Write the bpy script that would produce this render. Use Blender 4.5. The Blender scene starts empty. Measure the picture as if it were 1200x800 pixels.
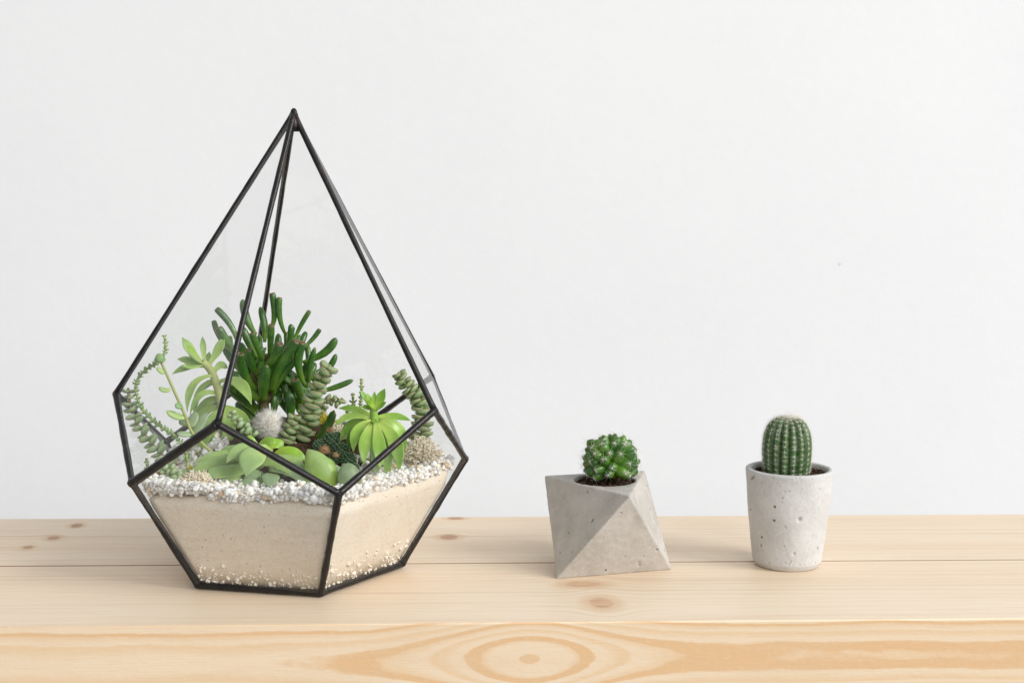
import bpy, bmesh, math, random
import numpy as np
from mathutils import Vector, Matrix, noise as mnoise

sc = bpy.context.scene
COL = sc.collection
random.seed(7)
RNG = np.random.default_rng(7)
PI = math.pi

# ------------------------------------------------------------------ camera
FPX, CAMH, PITCH, ROLL = 1791.6, 0.2396, 0.113, 0.0081      # focal length in photo pixels (1200 wide)
cam = bpy.data.cameras.new('camera')
cam.sensor_width = 36.0
cam.lens = FPX / 1200.0 * 36.0
cam.clip_start, cam.clip_end = 0.02, 50.0
camo = bpy.data.objects.new('camera', cam)
COL.objects.link(camo)
camo.matrix_world = (Matrix.Translation((0, 0, CAMH)) @ Matrix.Rotation(PI / 2 - PITCH, 4, 'X')
                     @ Matrix.Rotation(ROLL, 4, 'Z'))
cam.dof.use_dof = True
cam.dof.focus_distance = 0.90
cam.dof.aperture_fstop = 16.0
sc.camera = camo

# ------------------------------------------------------------------ world and lamps (a bright room, window on the right)
world = bpy.data.worlds.new('World')
sc.world = world
world.use_nodes = True
world.node_tree.nodes['Background'].inputs['Color'].default_value = (0.985, 0.99, 1.0, 1)
world.node_tree.nodes['Background'].inputs['Strength'].default_value = 0.33

def area(name, loc, target, sx, sy, power, color):
    l = bpy.data.lights.new(name, 'AREA')
    l.shape = 'RECTANGLE'; l.size = sx; l.size_y = sy; l.energy = power; l.color = color
    o = bpy.data.objects.new(name, l)
    COL.objects.link(o)
    o.location = loc
    o.rotation_euler = (Vector(target) - Vector(loc)).to_track_quat('-Z', 'Y').to_euler()
    return o
area('window_light', (7.7, -3.0, 4.75), (0.0, 0.9, 0.05), 4.5, 4.0, 850.0, (1.0, 0.99, 0.975))
area('room_light', (3.0, -6.9, 3.4), (0.0, 0.9, 0.05), 5.0, 4.0, 330.0, (1.0, 0.995, 0.99))

sc.view_settings.view_transform = 'Standard'
sc.view_settings.look = 'None'
sc.view_settings.exposure = 0.05
sc.view_settings.gamma = 1.0
sc.view_settings.use_curve_mapping = False
sc.render.engine = 'CYCLES'
sc.cycles.use_denoising = True
sc.cycles.max_bounces = 12
sc.cycles.diffuse_bounces = 5
sc.cycles.glossy_bounces = 5
sc.cycles.transmission_bounces = 6
sc.cycles.transparent_max_bounces = 32
sc.cycles.caustics_reflective = False
sc.cycles.caustics_refractive = False

# ------------------------------------------------------------------ photo pixel -> place helpers
def ray(px, py):
    cr, sr = math.cos(ROLL), math.sin(ROLL)
    a, b = px - 600, py - 400
    u, w = a * cr + b * sr, -a * sr + b * cr
    c, s = math.cos(PITCH), math.sin(PITCH)
    X, V = u / FPX, -w / FPX
    return Vector((X, c + V * s, -s + V * c))
def onz(px, py, z=0.0):
    d = ray(px, py)
    return Vector((0, 0, CAMH)) + d * ((z - CAMH) / d.z)
def aty(px, py, y):
    d = ray(px, py)
    return Vector((0, 0, CAMH)) + d * (y / d.y)
PX = 0.90 / FPX            # metres per photo pixel at the terrarium

# ------------------------------------------------------------------ node helpers
class S:
    """a socket with arithmetic"""
    def __init__(self, nt, out): self.nt, self.o = nt, out
    def _m(self, op, *a, clamp=False):
        n = self.nt.nodes.new('ShaderNodeMath'); n.operation = op; n.use_clamp = clamp
        for i, x in enumerate((self,) + a): put(self.nt, x, n.inputs[i])
        return S(self.nt, n.outputs[0])
    def __add__(self, b): return self._m('ADD', b)
    __radd__ = __add__
    def __sub__(self, b): return self._m('SUBTRACT', b)
    def __rsub__(self, b): return (self * -1.0) + b
    def __mul__(self, b): return self._m('MULTIPLY', b)
    __rmul__ = __mul__
    def __truediv__(self, b): return self._m('DIVIDE', b)
    def fract(self): return self._m('FRACT')
    def abs(self): return self._m('ABSOLUTE')
    def pow(self, b): return self._m('POWER', b)
    def exp(self): return self._m('EXPONENT')
    def sqrt(self): return self._m('SQRT')
    def sin(self): return self._m('SINE')
    def clamp(self): return self._m('ADD', 0.0, clamp=True)
    def lt(self, b): return self._m('LESS_THAN', b)
    def gt(self, b): return self._m('GREATER_THAN', b)
    def smooth(self, a, b):
        n = self.nt.nodes.new('ShaderNodeMapRange'); n.interpolation_type = 'SMOOTHSTEP'
        put(self.nt, self, n.inputs[0]); n.inputs[1].default_value = a; n.inputs[2].default_value = b
        return S(self.nt, n.outputs[0])
def put(nt, x, inp):
    if isinstance(x, S): nt.links.new(x.o, inp)
    elif isinstance(x, (tuple, list)): inp.default_value = tuple(x) if len(x) == len(inp.default_value) else tuple(x) + (1.0,)
    else: inp.default_value = x
class M:
    def __init__(self, name):
        self.mat = bpy.data.materials.new(name); self.mat.use_nodes = True
        self.nt = self.mat.node_tree; self.nt.nodes.clear()
        self.out = self.nt.nodes.new('ShaderNodeOutputMaterial')
    def n(self, t): return self.nt.nodes.new(t)
    def obj(self):
        return S(self.nt, self.n('ShaderNodeTexCoord').outputs['Object'])
    def attr(self, name):
        a = self.n('ShaderNodeAttribute'); a.attribute_name = name
        return S(self.nt, a.outputs['Fac'])
    def xyz(self, v):
        s = self.n('ShaderNodeSeparateXYZ'); put(self.nt, v, s.inputs[0])
        return [S(self.nt, o) for o in s.outputs]
    def vec(self, x, y, z):
        c = self.n('ShaderNodeCombineXYZ')
        for i, a in enumerate((x, y, z)): put(self.nt, a, c.inputs[i])
        return S(self.nt, c.outputs[0])
    def noise(self, v, scale, detail=3.0, rough=0.55, dist=0.0):
        t = self.n('ShaderNodeTexNoise'); put(self.nt, v, t.inputs['Vector'])
        t.inputs['Scale'].default_value = scale; t.inputs['Detail'].default_value = detail
        t.inputs['Roughness'].default_value = rough; t.inputs['Distortion'].default_value = dist
        return S(self.nt, t.outputs['Fac'])
    def voronoi(self, v, scale, feature='F1'):
        t = self.n('ShaderNodeTexVoronoi'); t.feature = feature; put(self.nt, v, t.inputs['Vector'])
        t.inputs['Scale'].default_value = scale
        return S(self.nt, t.outputs['Distance']), S(self.nt, t.outputs['Color'])
    def ramp(self, f, stops, interp='LINEAR'):
        r = self.n('ShaderNodeValToRGB'); r.color_ramp.interpolation = interp
        e = r.color_ramp.elements
        while len(e) < len(stops): e.new(0.5)
        for k, (p, c) in enumerate(stops):
            e[k].position = p; e[k].color = tuple(c) + (1,)
        put(self.nt, f, r.inputs[0])
        return S(self.nt, r.outputs[0])
    def mix(self, f, a, b, mode='MIX'):
        m = self.n('ShaderNodeMix'); m.data_type = 'RGBA'; m.blend_type = mode
        put(self.nt, f, m.inputs[0]); put(self.nt, a, m.inputs[6]); put(self.nt, b, m.inputs[7])
        return S(self.nt, m.outputs[2])
    def bump(self, h, strength, dist):
        b = self.n('ShaderNodeBump'); put(self.nt, h, b.inputs['Height'])
        b.inputs['Strength'].default_value = strength; b.inputs['Distance'].default_value = dist
        return S(self.nt, b.outputs[0])
    def principled(self, color, rough=0.5, normal=None, metallic=0.0, spec=0.5, sss=0.0, sss_r=(0.004, 0.004, 0.001)):
        p = self.n('ShaderNodeBsdfPrincipled')
        put(self.nt, color, p.inputs['Base Color']); put(self.nt, rough, p.inputs['Roughness'])
        put(self.nt, metallic, p.inputs['Metallic']); put(self.nt, spec, p.inputs['Specular IOR Level'])
        if normal is not None: put(self.nt, normal, p.inputs['Normal'])
        if sss > 0:
            p.inputs['Subsurface Weight'].default_value = sss
            p.inputs['Subsurface Radius'].default_value = sss_r
            p.inputs['Subsurface Scale'].default_value = 1.0
        self.nt.links.new(p.outputs[0], self.out.inputs[0])
        return p

# ------------------------------------------------------------------ materials
def mat_wall():
    m = M('wall_paint'); o = m.obj()
    a = m.noise(o, 2.2, 3); b = m.noise(o, 60, 4, 0.6); c = m.noise(o, 320, 2)
    col = m.ramp(a * 0.7 + b * 0.3, [(0.35, (0.795, 0.80, 0.805)), (0.65, (0.83, 0.834, 0.838))])
    m.principled(col, 0.75, m.bump(b * 0.8 + c * 0.35, 0.25, 0.0012), spec=0.25)
    return m.mat

def knots_field(m, x, y, knots):
    """mask, halo and grain deflection of knots at (cx, cy, rx, ry)"""
    mask = halo = defl = None
    for cx, cy, rx, ry in knots:
        dx, dy = (x - cx) / rx, (y - cy) / ry
        d2 = dx * dx + dy * dy
        k = d2.smooth(1.25, 0.55); h = d2.smooth(5.0, 0.6)
        e = (((y - cy) / (ry * 3.2)) * ((y - cy) / (ry * 3.2)) * -1.0 + ((x - cx) / (rx * 2.2)) * ((x - cx) / (rx * 2.2)) * -1.0).exp() * (ry * 1.6)
        g = (y - cy) / (ry * 2.0)
        e = e * g
        mask = k if mask is None else mask._m('MAXIMUM', k)
        halo = h if halo is None else halo._m('MAXIMUM', h)
        defl = e if defl is None else defl + e
    return mask, halo, defl

def mat_wood_top(name, knots, seed, streak=None, kcol=((0.47, 0.25, 0.13), (0.30, 0.15, 0.08))):
    m = M(name)
    x, y, z = m.xyz(m.obj())
    w = m.noise(m.vec(x * 3.0, y * 14.0, seed), 1.0, 3, 0.5) - 0.5
    if knots:
        mask, halo, defl = knots_field(m, x, y, knots)
        yy = y - defl + w * 0.010
    else:
        yy = y + w * 0.010
    # growth lines that run along the plank, tight and loose by turns
    lines = (yy * 150.0 + m.noise(m.vec(x * 1.2, yy * 22.0, seed + 3), 1.0, 2) * 5.0).fract()
    soft = lines.smooth(0.35, 0.97) * (1.0 - lines.smooth(0.965, 1.0))
    vary = m.noise(m.vec(x * 0.9, yy * 34.0, seed + 9), 1.0, 3, 0.6).smooth(0.40, 0.72)
    wide = m.noise(m.vec(x * 0.7, yy * 16.0, seed + 5), 1.0, 2).smooth(0.3, 0.7)
    fibre = m.noise(m.vec(x * 26.0, yy * 900.0, seed), 1.0, 4, 0.65)
    streaks = m.noise(m.vec(x * 5.0, yy * 260.0, seed + 2), 1.0, 3, 0.6)
    col = m.mix(wide * 0.7, (0.81, 0.685, 0.53), (0.785, 0.62, 0.445))
    col = m.mix(soft * vary * 0.70, col, (0.64, 0.455, 0.295))
    col = m.mix(streaks.smooth(0.50, 0.74) * 0.50, col, (0.61, 0.45, 0.30))
    col = m.mix(fibre.smooth(0.45, 0.75) * 0.22, col, (0.55, 0.39, 0.25))
    if streak:
        sy, x0, x1 = streak
        d = ((yy - sy) / 0.0016); g = (d * d * -1.0).exp() * x.smooth(x1, x0)
        col = m.mix(g * 0.55, col, (0.42, 0.25, 0.13))
    if knots:
        kn = m.noise(m.vec(x * 60.0, y * 300.0, seed), 1.0, 3)
        col = m.mix(halo * 0.45, col, (0.60, 0.37, 0.19))
        kc = m.mix(kn.smooth(0.4, 0.68), kcol[0], kcol[1])
        col = m.mix(mask * 0.85, col, kc)
    spec = m.noise(m.vec(x * 40, y * 120.0, seed + 7), 1.0, 4)
    col = m.mix(spec.smooth(0.73, 0.8) * 0.35, col, (0.36, 0.23, 0.13))
    m.principled(col, m.ramp(fibre, [(0.3, (0.40,) * 3), (0.8, (0.60,) * 3)]), m.bump(fibre * 0.6 + streaks * 0.5, 0.22, 0.0004), spec=0.35)
    return m.mat

def mat_wood_front(u0, z0):
    """flat-sawn face: growth rings cut as nested eyes round one centre, drawn out along the board"""
    m = M('pine_front_grain')
    x, y, z = m.xyz(m.obj())
    n1 = m.noise(m.vec(x * 9.0, z * 40.0, 3.1), 1.0, 3, 0.5) - 0.5
    n2 = m.noise(m.vec(x * 70.0, z * 170.0, 8.0), 1.0, 5, 0.65) - 0.5
    n3 = m.noise(m.vec(x * 4.0, z * 12.0, 5.5), 1.0, 2, 0.5) - 0.5
    dx = x - u0
    X = ((dx * 0.44).abs() / 0.020)._m('TANH') * 0.020
    dz = z - z0 + n3 * 0.003
    rr = (X * X + dz * dz + 1e-7).sqrt() + n1 * 0.0042 + n2 * 0.0011 - dx * 0.0045 + n3 * dx.abs() * 0.010
    pale, mid, deep = (0.83, 0.665, 0.475), (0.80, 0.585, 0.375), (0.755, 0.495, 0.275)
    st = []
    for r0, r1, c in ((-.001, .0025, (0.755, 0.525, 0.315)), (.0100, .0130, deep), (.0156, .0166, mid), (.0186, .0206, deep), (.0226, .0236, mid), (.0252, .0266, deep), (.0290, .0300, mid), (.0325, .0345, deep), (.0385, .0400, mid)):
        if r0 > 0: st += [(r0 - .0011, pale), (r0 + .0003, mid)]
        st += [(max(r0, 0) + .0006, c), (r1 - .0002, c), (r1 + .0002, pale)]
    st = [(min(1, max(0, p / .042)), c) for p, c in st]
    col = m.ramp(rr / .042, st[:32])
    fine = m.noise(m.vec(x * 45.0, z * 1200.0, 1.0), 1.0, 4, 0.65)
    mott = m.noise(m.vec(x * 260.0, z * 420.0, 1.0), 1.0, 3, 0.6)
    cloud = m.noise(m.vec(x * 12.0, z * 60.0, 2.0), 1.0, 3)
    col = m.mix(cloud.smooth(0.40, 0.75) * 0.35, col, (0.745, 0.545, 0.345))
    col = m.mix(fine.smooth(0.45, 0.8) * 0.20, col, (0.58, 0.385, 0.21))
    col = m.mix(mott.smooth(0.52, 0.8) * 0.28, col, (0.84, 0.72, 0.55))
    m.principled(col, 0.42, m.bump(fine * 0.6 + mott * 0.6, 0.35, 0.0005), spec=0.15)
    return m.mat

def mat_glass():
    m = M('clear_glass')
    tr = m.n('ShaderNodeBsdfTransparent'); tr.inputs[0].default_value = (0.991, 0.994, 0.992, 1)
    gl = m.n('ShaderNodeBsdfGlossy'); gl.inputs['Roughness'].default_value = 0.02
    df = m.n('ShaderNodeBsdfTranslucent'); df.inputs[0].default_value = (0.9, 0.92, 0.9, 1)
    d2 = m.n('ShaderNodeBsdfDiffuse'); d2.inputs[0].default_value = (0.9, 0.92, 0.9, 1)
    geo = m.n('ShaderNodeNewGeometry')
    # same Fresnel share on the way in and on the way out of the pane
    inv = S(m.nt, geo.outputs['Backfacing'])
    lw = m.n('ShaderNodeLayerWeight'); lw.inputs[0].default_value = 0.5
    facing = S(m.nt, lw.outputs['Facing'])
    F = (facing.pow(5.0) * 0.50 + 0.060) * (1.0 - inv)       # one reflection for each crossing of the thin sheet
    a = m.n('ShaderNodeMixShader'); m.nt.links.new(F.o, a.inputs[0])
    m.nt.links.new(tr.outputs[0], a.inputs[1]); m.nt.links.new(gl.outputs[0], a.inputs[2])
    o = m.obj()
    dust = m.noise(o, 18, 3).smooth(0.35, 0.8) * 0.008 + 0.008
    h = m.n('ShaderNodeMixShader'); h.inputs[0].default_value = 0.5
    m.nt.links.new(df.outputs[0], h.inputs[1]); m.nt.links.new(d2.outputs[0], h.inputs[2])
    b = m.n('ShaderNodeMixShader'); m.nt.links.new(dust.o, b.inputs[0])
    m.nt.links.new(a.outputs[0], b.inputs[1]); m.nt.links.new(h.outputs[0], b.inputs[2])
    m.nt.links.new(b.outputs[0], m.out.inputs[0])
    return m.mat

def mat_came():
    m = M('black_patina_metal'); o = m.obj()
    a = m.noise(o, 90, 4, 0.6); b = m.noise(o, 700, 3, 0.6)
    col = m.ramp(a, [(0.35, (0.008, 0.0075, 0.008)), (0.60, (0.015, 0.013, 0.0125)), (0.78, (0.060, 0.034, 0.022))])
    m.principled(col, m.ramp(b, [(0.3, (0.27,) * 3), (0.75, (0.48,) * 3)]), m.bump(a * 0.7 + b * 0.3, 0.35, 0.0006), metallic=0.2, spec=0.5)
    return m.mat

def mat_sand():
    m = M('fine_sand'); o = m.obj()
    a = m.noise(o, 25, 4, 0.6); b = m.noise(o, 1500, 2, 0.7); v, c = m.voronoi(o, 1150)
    cs = m.n('ShaderNodeSeparateColor'); put(m.nt, c, cs.inputs[0])
    r = S(m.nt, cs.outputs[0])
    col = m.mix(a.smooth(0.35, 0.68), (0.785, 0.71, 0.61), (0.735, 0.65, 0.54))
    col = m.mix(r.smooth(0.5, 1.0) * 0.35, col, (0.83, 0.75, 0.64))
    col = m.mix(m.noise(o, 520, 3, 0.6).smooth(0.55, 0.72) * 0.30, col, (0.60, 0.44, 0.29))
    col = m.mix(r.smooth(0.35, 0.0) * 0.28, col, (0.55, 0.42, 0.29))
    col = m.mix(r.gt(0.997) * 0.6, col, (0.17, 0.11, 0.08))
    x, y, z = m.xyz(o)
    lay = m.noise(m.vec(x * 30, y * 30, z * 260), 1.0, 4, 0.6)
    col = m.mix(lay.smooth(0.5, 0.72) * 0.28, col, (0.62, 0.49, 0.36))
    m.principled(col, 0.9, m.bump(b + v * 0.6, 0.35, 0.0004), spec=0.2)
    return m.mat

def mat_gravel():
    m = M('white_quartz_gravel'); o = m.obj()
    r = m.attr('rnd'); a = m.noise(o, 300, 3)
    col = m.ramp(r, [(0.0, (0.95, 0.935, 0.90)), (0.68, (0.93, 0.90, 0.845)), (0.90, (0.88, 0.81, 0.70)), (0.97, (0.74, 0.58, 0.40)), (1.0, (0.62, 0.43, 0.27))])
    col = m.mix(a.smooth(0.5, 0.75) * 0.12, col, (0.78, 0.73, 0.66))
    m.principled(col, 0.42, m.bump(a, 0.3, 0.0005), sss=0.7, sss_r=(0.0026, 0.0025, 0.0023))
    return m.mat

def mat_plain(name, c1, c2, scale=300, rough=0.85, bump=0.5, dist=0.0006, spec=0.3):
    m = M(name); o = m.obj()
    a = m.noise(o, scale, 4, 0.65); r = m.attr('rnd')
    col = m.mix((a + r * 0.5 - 0.25).smooth(0.3, 0.7), c1, c2)
    m.principled(col, rough, m.bump(a, bump, dist), spec=spec)
    return m.mat

def mat_leaf(name, base, mid, tip, edge=None, edge_amt=0.0, rough=0.38, bloom=0.0, sss=0.12, vary=0.25, dark=None):
    """succulent skin: colour runs from the leaf base to its tip; 'e' marks the rim, 'rnd' differs by leaf"""
    m = M(name); o = m.obj()
    t, e, r = m.attr('t'), m.attr('e'), m.attr('rnd')
    n = m.noise(o, 260, 4, 0.6); n2 = m.noise(o, 1100, 2, 0.6)
    col = m.ramp(t + (n - 0.5) * 0.22, [(0.0, base), (0.5, mid), (1.0, tip)])
    d = dark or tuple(c * 0.55 for c in mid)
    col = m.mix(r * vary * 1.3, col, d)
    col = m.mix(n.smooth(0.5, 0.8) * 0.25, col, tuple(min(1, c * 1.5 + 0.02) for c in mid))
    big = m.noise(o, 75, 3, 0.6)
    col = m.mix(big.smooth(0.42, 0.70) * 0.30, col, tuple(min(1, c * 1.25 + 0.03) for c in base))
    fr = m.noise(o, 1500, 2, 0.5)
    col = m.mix(fr.smooth(0.66, 0.76) * 0.30, col, (0.30, 0.25, 0.12))
    col = m.mix((t + (n - 0.5) * 0.03).smooth(0.965, 1.0) * 0.55, col, (0.32, 0.17, 0.10))
    if edge is not None:
        col = m.mix((e + (n - 0.5) * 0.5).smooth(0.62, 0.95) * edge_amt, col, edge)
    if bloom > 0:
        col = m.mix(n.smooth(0.3, 0.7) * bloom, col, (0.52, 0.60, 0.50))
    m.principled(col, m.ramp(n, [(0.3, (rough - 0.06,) * 3), (0.75, (rough + 0.12,) * 3)]), m.bump(n * 0.5 + n2 * 0.5, 0.18, 0.0005), sss=sss, spec=0.5, sss_r=(0.0015, 0.003, 0.0006))
    return m.mat

def mat_concrete(name, c1, c2, warm, pits):
    m = M(name); o = m.obj()
    a = m.noise(o, 45, 5, 0.6, 0.4); b = m.noise(o, 420, 3, 0.6); c = m.noise(o, 1800, 2)
    v, vc = m.voronoi(o, 330)
    cs = m.n('ShaderNodeSeparateColor'); put(m.nt, vc, cs.inputs[0])
    hole = v.smooth(0.34, 0.20) * S(m.nt, cs.outputs[0]).gt(pits)
    col = m.mix(a.smooth(0.32, 0.70), c1, c2)
    col = m.mix(m.noise(o, 22, 3).smooth(0.5, 0.75) * 0.55, col, warm)
    x, y, z = m.xyz(o)
    scr = m.noise(m.vec(x * 90 + z * 110, y * 60, z * 700 - x * 500), 1.0, 4, 0.6, 0.6)
    col = m.mix(scr.smooth(0.56, 0.76) * 0.40, col, tuple(min(1, q * 1.28) for q in c2))
    col = m.mix(b.smooth(0.56, 0.78) * 0.22, col, tuple(q * 0.62 for q in c1))
    col = m.mix(hole * 0.85, col, (0.13, 0.12, 0.11))
    col = m.mix(m.attr('pit') * 0.8, col, (0.17, 0.165, 0.16))
    m.principled(col, 0.82, m.bump(b * 0.45 + c * 0.22 + a * 0.5 - hole * 1.2, 0.6, 0.0010), spec=0.25)
    return m.mat

MAT = {}
MAT['wall'] = mat_wall()
MAT['glass'] = mat_glass()
MAT['came'] = mat_came()
MAT['sand'] = mat_sand()
MAT['gravel'] = mat_gravel()
MAT['chips'] = mat_plain('cream_chips', (0.76, 0.685, 0.575), (0.85, 0.795, 0.70), 300, 0.6, 0.3)
MAT['soil'] = mat_plain('peat_soil', (0.030, 0.017, 0.010), (0.11, 0.058, 0.032), 420, 0.95, 1.0, 0.0015)
MAT['moss_beige'] = mat_plain('dried_moss', (0.80, 0.70, 0.53), (0.90, 0.84, 0.71), 200, 0.85, 0.2)
MAT['moss_yellow'] = mat_plain('yellow_moss', (0.52, 0.44, 0.03), (0.62, 0.58, 0.10), 200, 0.85, 0.2)
MAT['moss_brown'] = mat_plain('brown_moss', (0.33, 0.19, 0.10), (0.55, 0.37, 0.21), 200, 0.85, 0.2)
MAT['jade'] = mat_leaf('jade_leaf', (0.16, 0.29, 0.025), (0.050, 0.155, 0.020), (0.034, 0.105, 0.022), (0.14, 0.060, 0.040), 0.7, 0.24, sss=0.12, vary=0.3)
MAT['jade_stem'] = mat_plain('jade_bark', (0.085, 0.070, 0.030), (0.14, 0.14, 0.05), 300, 0.7)
MAT['pale'] = mat_leaf('pale_green_leaf', (0.44, 0.57, 0.16), (0.30, 0.445, 0.115), (0.22, 0.37, 0.09), (0.42, 0.54, 0.22), 0.35, 0.38, 0.05, sss=0.2, vary=0.22, dark=(0.18, 0.31, 0.07))
MAT['pale_grey'] = mat_leaf('grey_green_leaf', (0.30, 0.40, 0.17), (0.235, 0.335, 0.16), (0.21, 0.30, 0.155), (0.38, 0.46, 0.28), 0.3, 0.42, 0.14, sss=0.15, vary=0.25, dark=(0.13, 0.21, 0.09))
MAT['lime'] = mat_leaf('lime_leaf', (0.52, 0.66, 0.16), (0.27, 0.47, 0.065), (0.16, 0.34, 0.045), (0.44, 0.60, 0.18), 0.45, 0.31, 0.03, sss=0.2, vary=0.25, dark=(0.11, 0.26, 0.025))
MAT['front'] = mat_leaf('broad_pale_leaf', (0.42, 0.57, 0.15), (0.285, 0.425, 0.135), (0.235, 0.36, 0.135), (0.46, 0.57, 0.27), 0.55, 0.38, 0.08, sss=0.2, vary=0.22, dark=(0.17, 0.28, 0.085))
MAT['bright'] = mat_leaf('bright_leaf', (0.48, 0.62, 0.10), (0.28, 0.48, 0.045), (0.22, 0.40, 0.055), (0.46, 0.58, 0.15), 0.45, 0.30, 0.02, sss=0.2, vary=0.2)
MAT['button'] = mat_leaf('button_leaf', (0.20, 0.32, 0.09), (0.25, 0.365, 0.155), (0.27, 0.37, 0.17), (0.26, 0.085, 0.065), 0.8, 0.43, 0.12, vary=0.28)
MAT['button_green'] = mat_leaf('button_leaf_green', (0.22, 0.34, 0.12), (0.29, 0.42, 0.20), (0.34, 0.45, 0.24), (0.32, 0.24, 0.15), 0.25, 0.43, 0.15, vary=0.22)
MAT['chain'] = mat_leaf('chain_leaf', (0.17, 0.31, 0.08), (0.19, 0.35, 0.10), (0.26, 0.40, 0.16), None, 0, 0.42, 0.06, vary=0.3)
MAT['chain_dark'] = mat_leaf('chain_leaf_dark', (0.07, 0.17, 0.03), (0.08, 0.20, 0.035), (0.15, 0.28, 0.07), None, 0, 0.42, 0.03, vary=0.3)
MAT['stem'] = mat_plain('green_stem', (0.36, 0.40, 0.13), (0.42, 0.47, 0.17), 150, 0.55, 0.3)
MAT['stem_brown'] = mat_plain('dry_stem', (0.36, 0.26, 0.15), (0.44, 0.36, 0.20), 250, 0.7, 0.4)
MAT['thick'] = mat_leaf('thick_leaf', (0.44, 0.60, 0.07), (0.25, 0.405, 0.085), (0.26, 0.36, 0.145), None, 0, 0.36, 0.08, sss=0.2, vary=0.1)
MAT['darkcactus'] = mat_leaf('dark_cactus_skin', (0.035, 0.085, 0.03), (0.05, 0.12, 0.045), (0.12, 0.20, 0.11), (0.30, 0.37, 0.25), 0.5, 0.5, 0.05, vary=0.3)
MAT['hair'] = mat_plain('white_hair', (0.74, 0.71, 0.64), (0.88, 0.86, 0.80), 300, 0.7, 0.0)
MAT['hair_body'] = mat_plain('grey_green_body', (0.30, 0.27, 0.20), (0.42, 0.38, 0.29), 300, 0.8)
MAT['spine'] = mat_plain('white_spine', (0.82, 0.79, 0.70), (0.93, 0.91, 0.86), 300, 0.55, 0.0)
MAT['spine_yellow'] = mat_plain('straw_spine', (0.60, 0.48, 0.27), (0.76, 0.66, 0.45), 300, 0.55, 0.0)
MAT['spine_brown'] = mat_plain('brown_spine', (0.40, 0.23, 0.10), (0.62, 0.43, 0.25), 300, 0.7, 0.0)
MAT['mam'] = mat_leaf('pincushion_skin', (0.22, 0.41, 0.016), (0.062, 0.185, 0.016), (0.020, 0.075, 0.018), None, 0, 0.30, 0.0, sss=0.1, vary=0.25)
MAT['concrete'] = mat_concrete('pale_concrete', (0.53, 0.525, 0.515), (0.61, 0.61, 0.605), (0.53, 0.52, 0.50), 0.965)
MAT['concrete_grey'] = mat_concrete('grey_concrete', (0.43, 0.405, 0.37), (0.53, 0.51, 0.48), (0.44, 0.395, 0.34), 0.994)

# ------------------------------------------------------------------ mesh helpers
class MB:
    """collects geometry with three per-vertex values: t (base to tip), e (rim), rnd (per piece)"""
    def __init__(self): self.v, self.f, self.t, self.e, self.r = [], [], [], [], []
    def add(self, vs, fs, ts=None, es=None, rnd=None):
        b = len(self.v); n = len(vs)
        self.v.extend([tuple(p) for p in vs]); self.f.extend([tuple(i + b for i in q) for q in fs])
        self.t.extend(ts if ts is not None else [0.5] * n); self.e.extend(es if es is not None else [0.0] * n)
        self.r.extend([random.random() if rnd is None else rnd] * n)
        return self
    def mesh(self, name, mat, smooth=True, origin=None):
        me = bpy.data.meshes.new(name)
        v = self.v if origin is None else [(p[0] - origin[0], p[1] - origin[1], p[2] - origin[2]) for p in self.v]
        me.from_pydata(v, [], self.f)
        for nm, arr in (('t', self.t), ('e', self.e), ('rnd', self.r)):
            a = me.attributes.new(nm, 'FLOAT', 'POINT'); a.data.foreach_set('value', np.array(arr, dtype=np.float32))
        if smooth: me.polygons.foreach_set('use_smooth', [True] * len(me.polygons))
        me.materials.append(MAT[mat] if isinstance(mat, str) else mat)
        me.update()
        return me
    def build(self, name, mat, parent=None, smooth=True, kind=None):
        org = Vector(parent.matrix_basis.translation) if parent is not None else None
        if parent is not None and parent.parent is not None: org = org + Vector(parent.parent.matrix_basis.translation)
        o = bpy.data.objects.new(name, self.mesh(name, mat, smooth, org))
        COL.objects.link(o)
        if parent is not None: o.parent = parent
        if kind: o['kind'] = kind
        return o

def thing(name, label, cat, loc, group=None):
    o = bpy.data.objects.new(name, None); COL.objects.link(o)
    o.location = loc; o.empty_display_size = 0.01
    o['label'] = label; o['category'] = cat
    if group: o['group'] = group
    return o
def tag(o, label, cat, kind=None, group=None):
    o['label'] = label; o['category'] = cat
    if kind: o['kind'] = kind
    if group: o['group'] = group
    return o

def frame(T, up):
    T = T.normalized()
    Sd = T.cross(up)
    if Sd.length < 1e-5: Sd = T.cross(Vector((1, 0, 0.1)))
    Sd.normalize(); N = Sd.cross(T).normalized()
    return T, Sd, N
def bez(P, n):
    """smooth path through points (Catmull-Rom)"""
    P = [Vector(p) for p in P]
    if len(P) == 2: return [P[0].lerp(P[1], i / n) for i in range(n + 1)]
    Q = [P[0] * 2 - P[1]] + P + [P[-1] * 2 - P[-2]]
    out = []; seg = len(P) - 1
    for i in range(n + 1):
        s = i / n * seg; k = min(int(s), seg - 1); u = s - k
        a, b, c, d = Q[k:k + 4]
        out.append(0.5 * ((2 * b) + (c - a) * u + (2 * a - 5 * b + 4 * c - d) * u * u + (3 * b - a - 3 * c + d) * u ** 3))
    return out
def interp(xs, ys, x): return float(np.interp(x, xs, ys))

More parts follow.
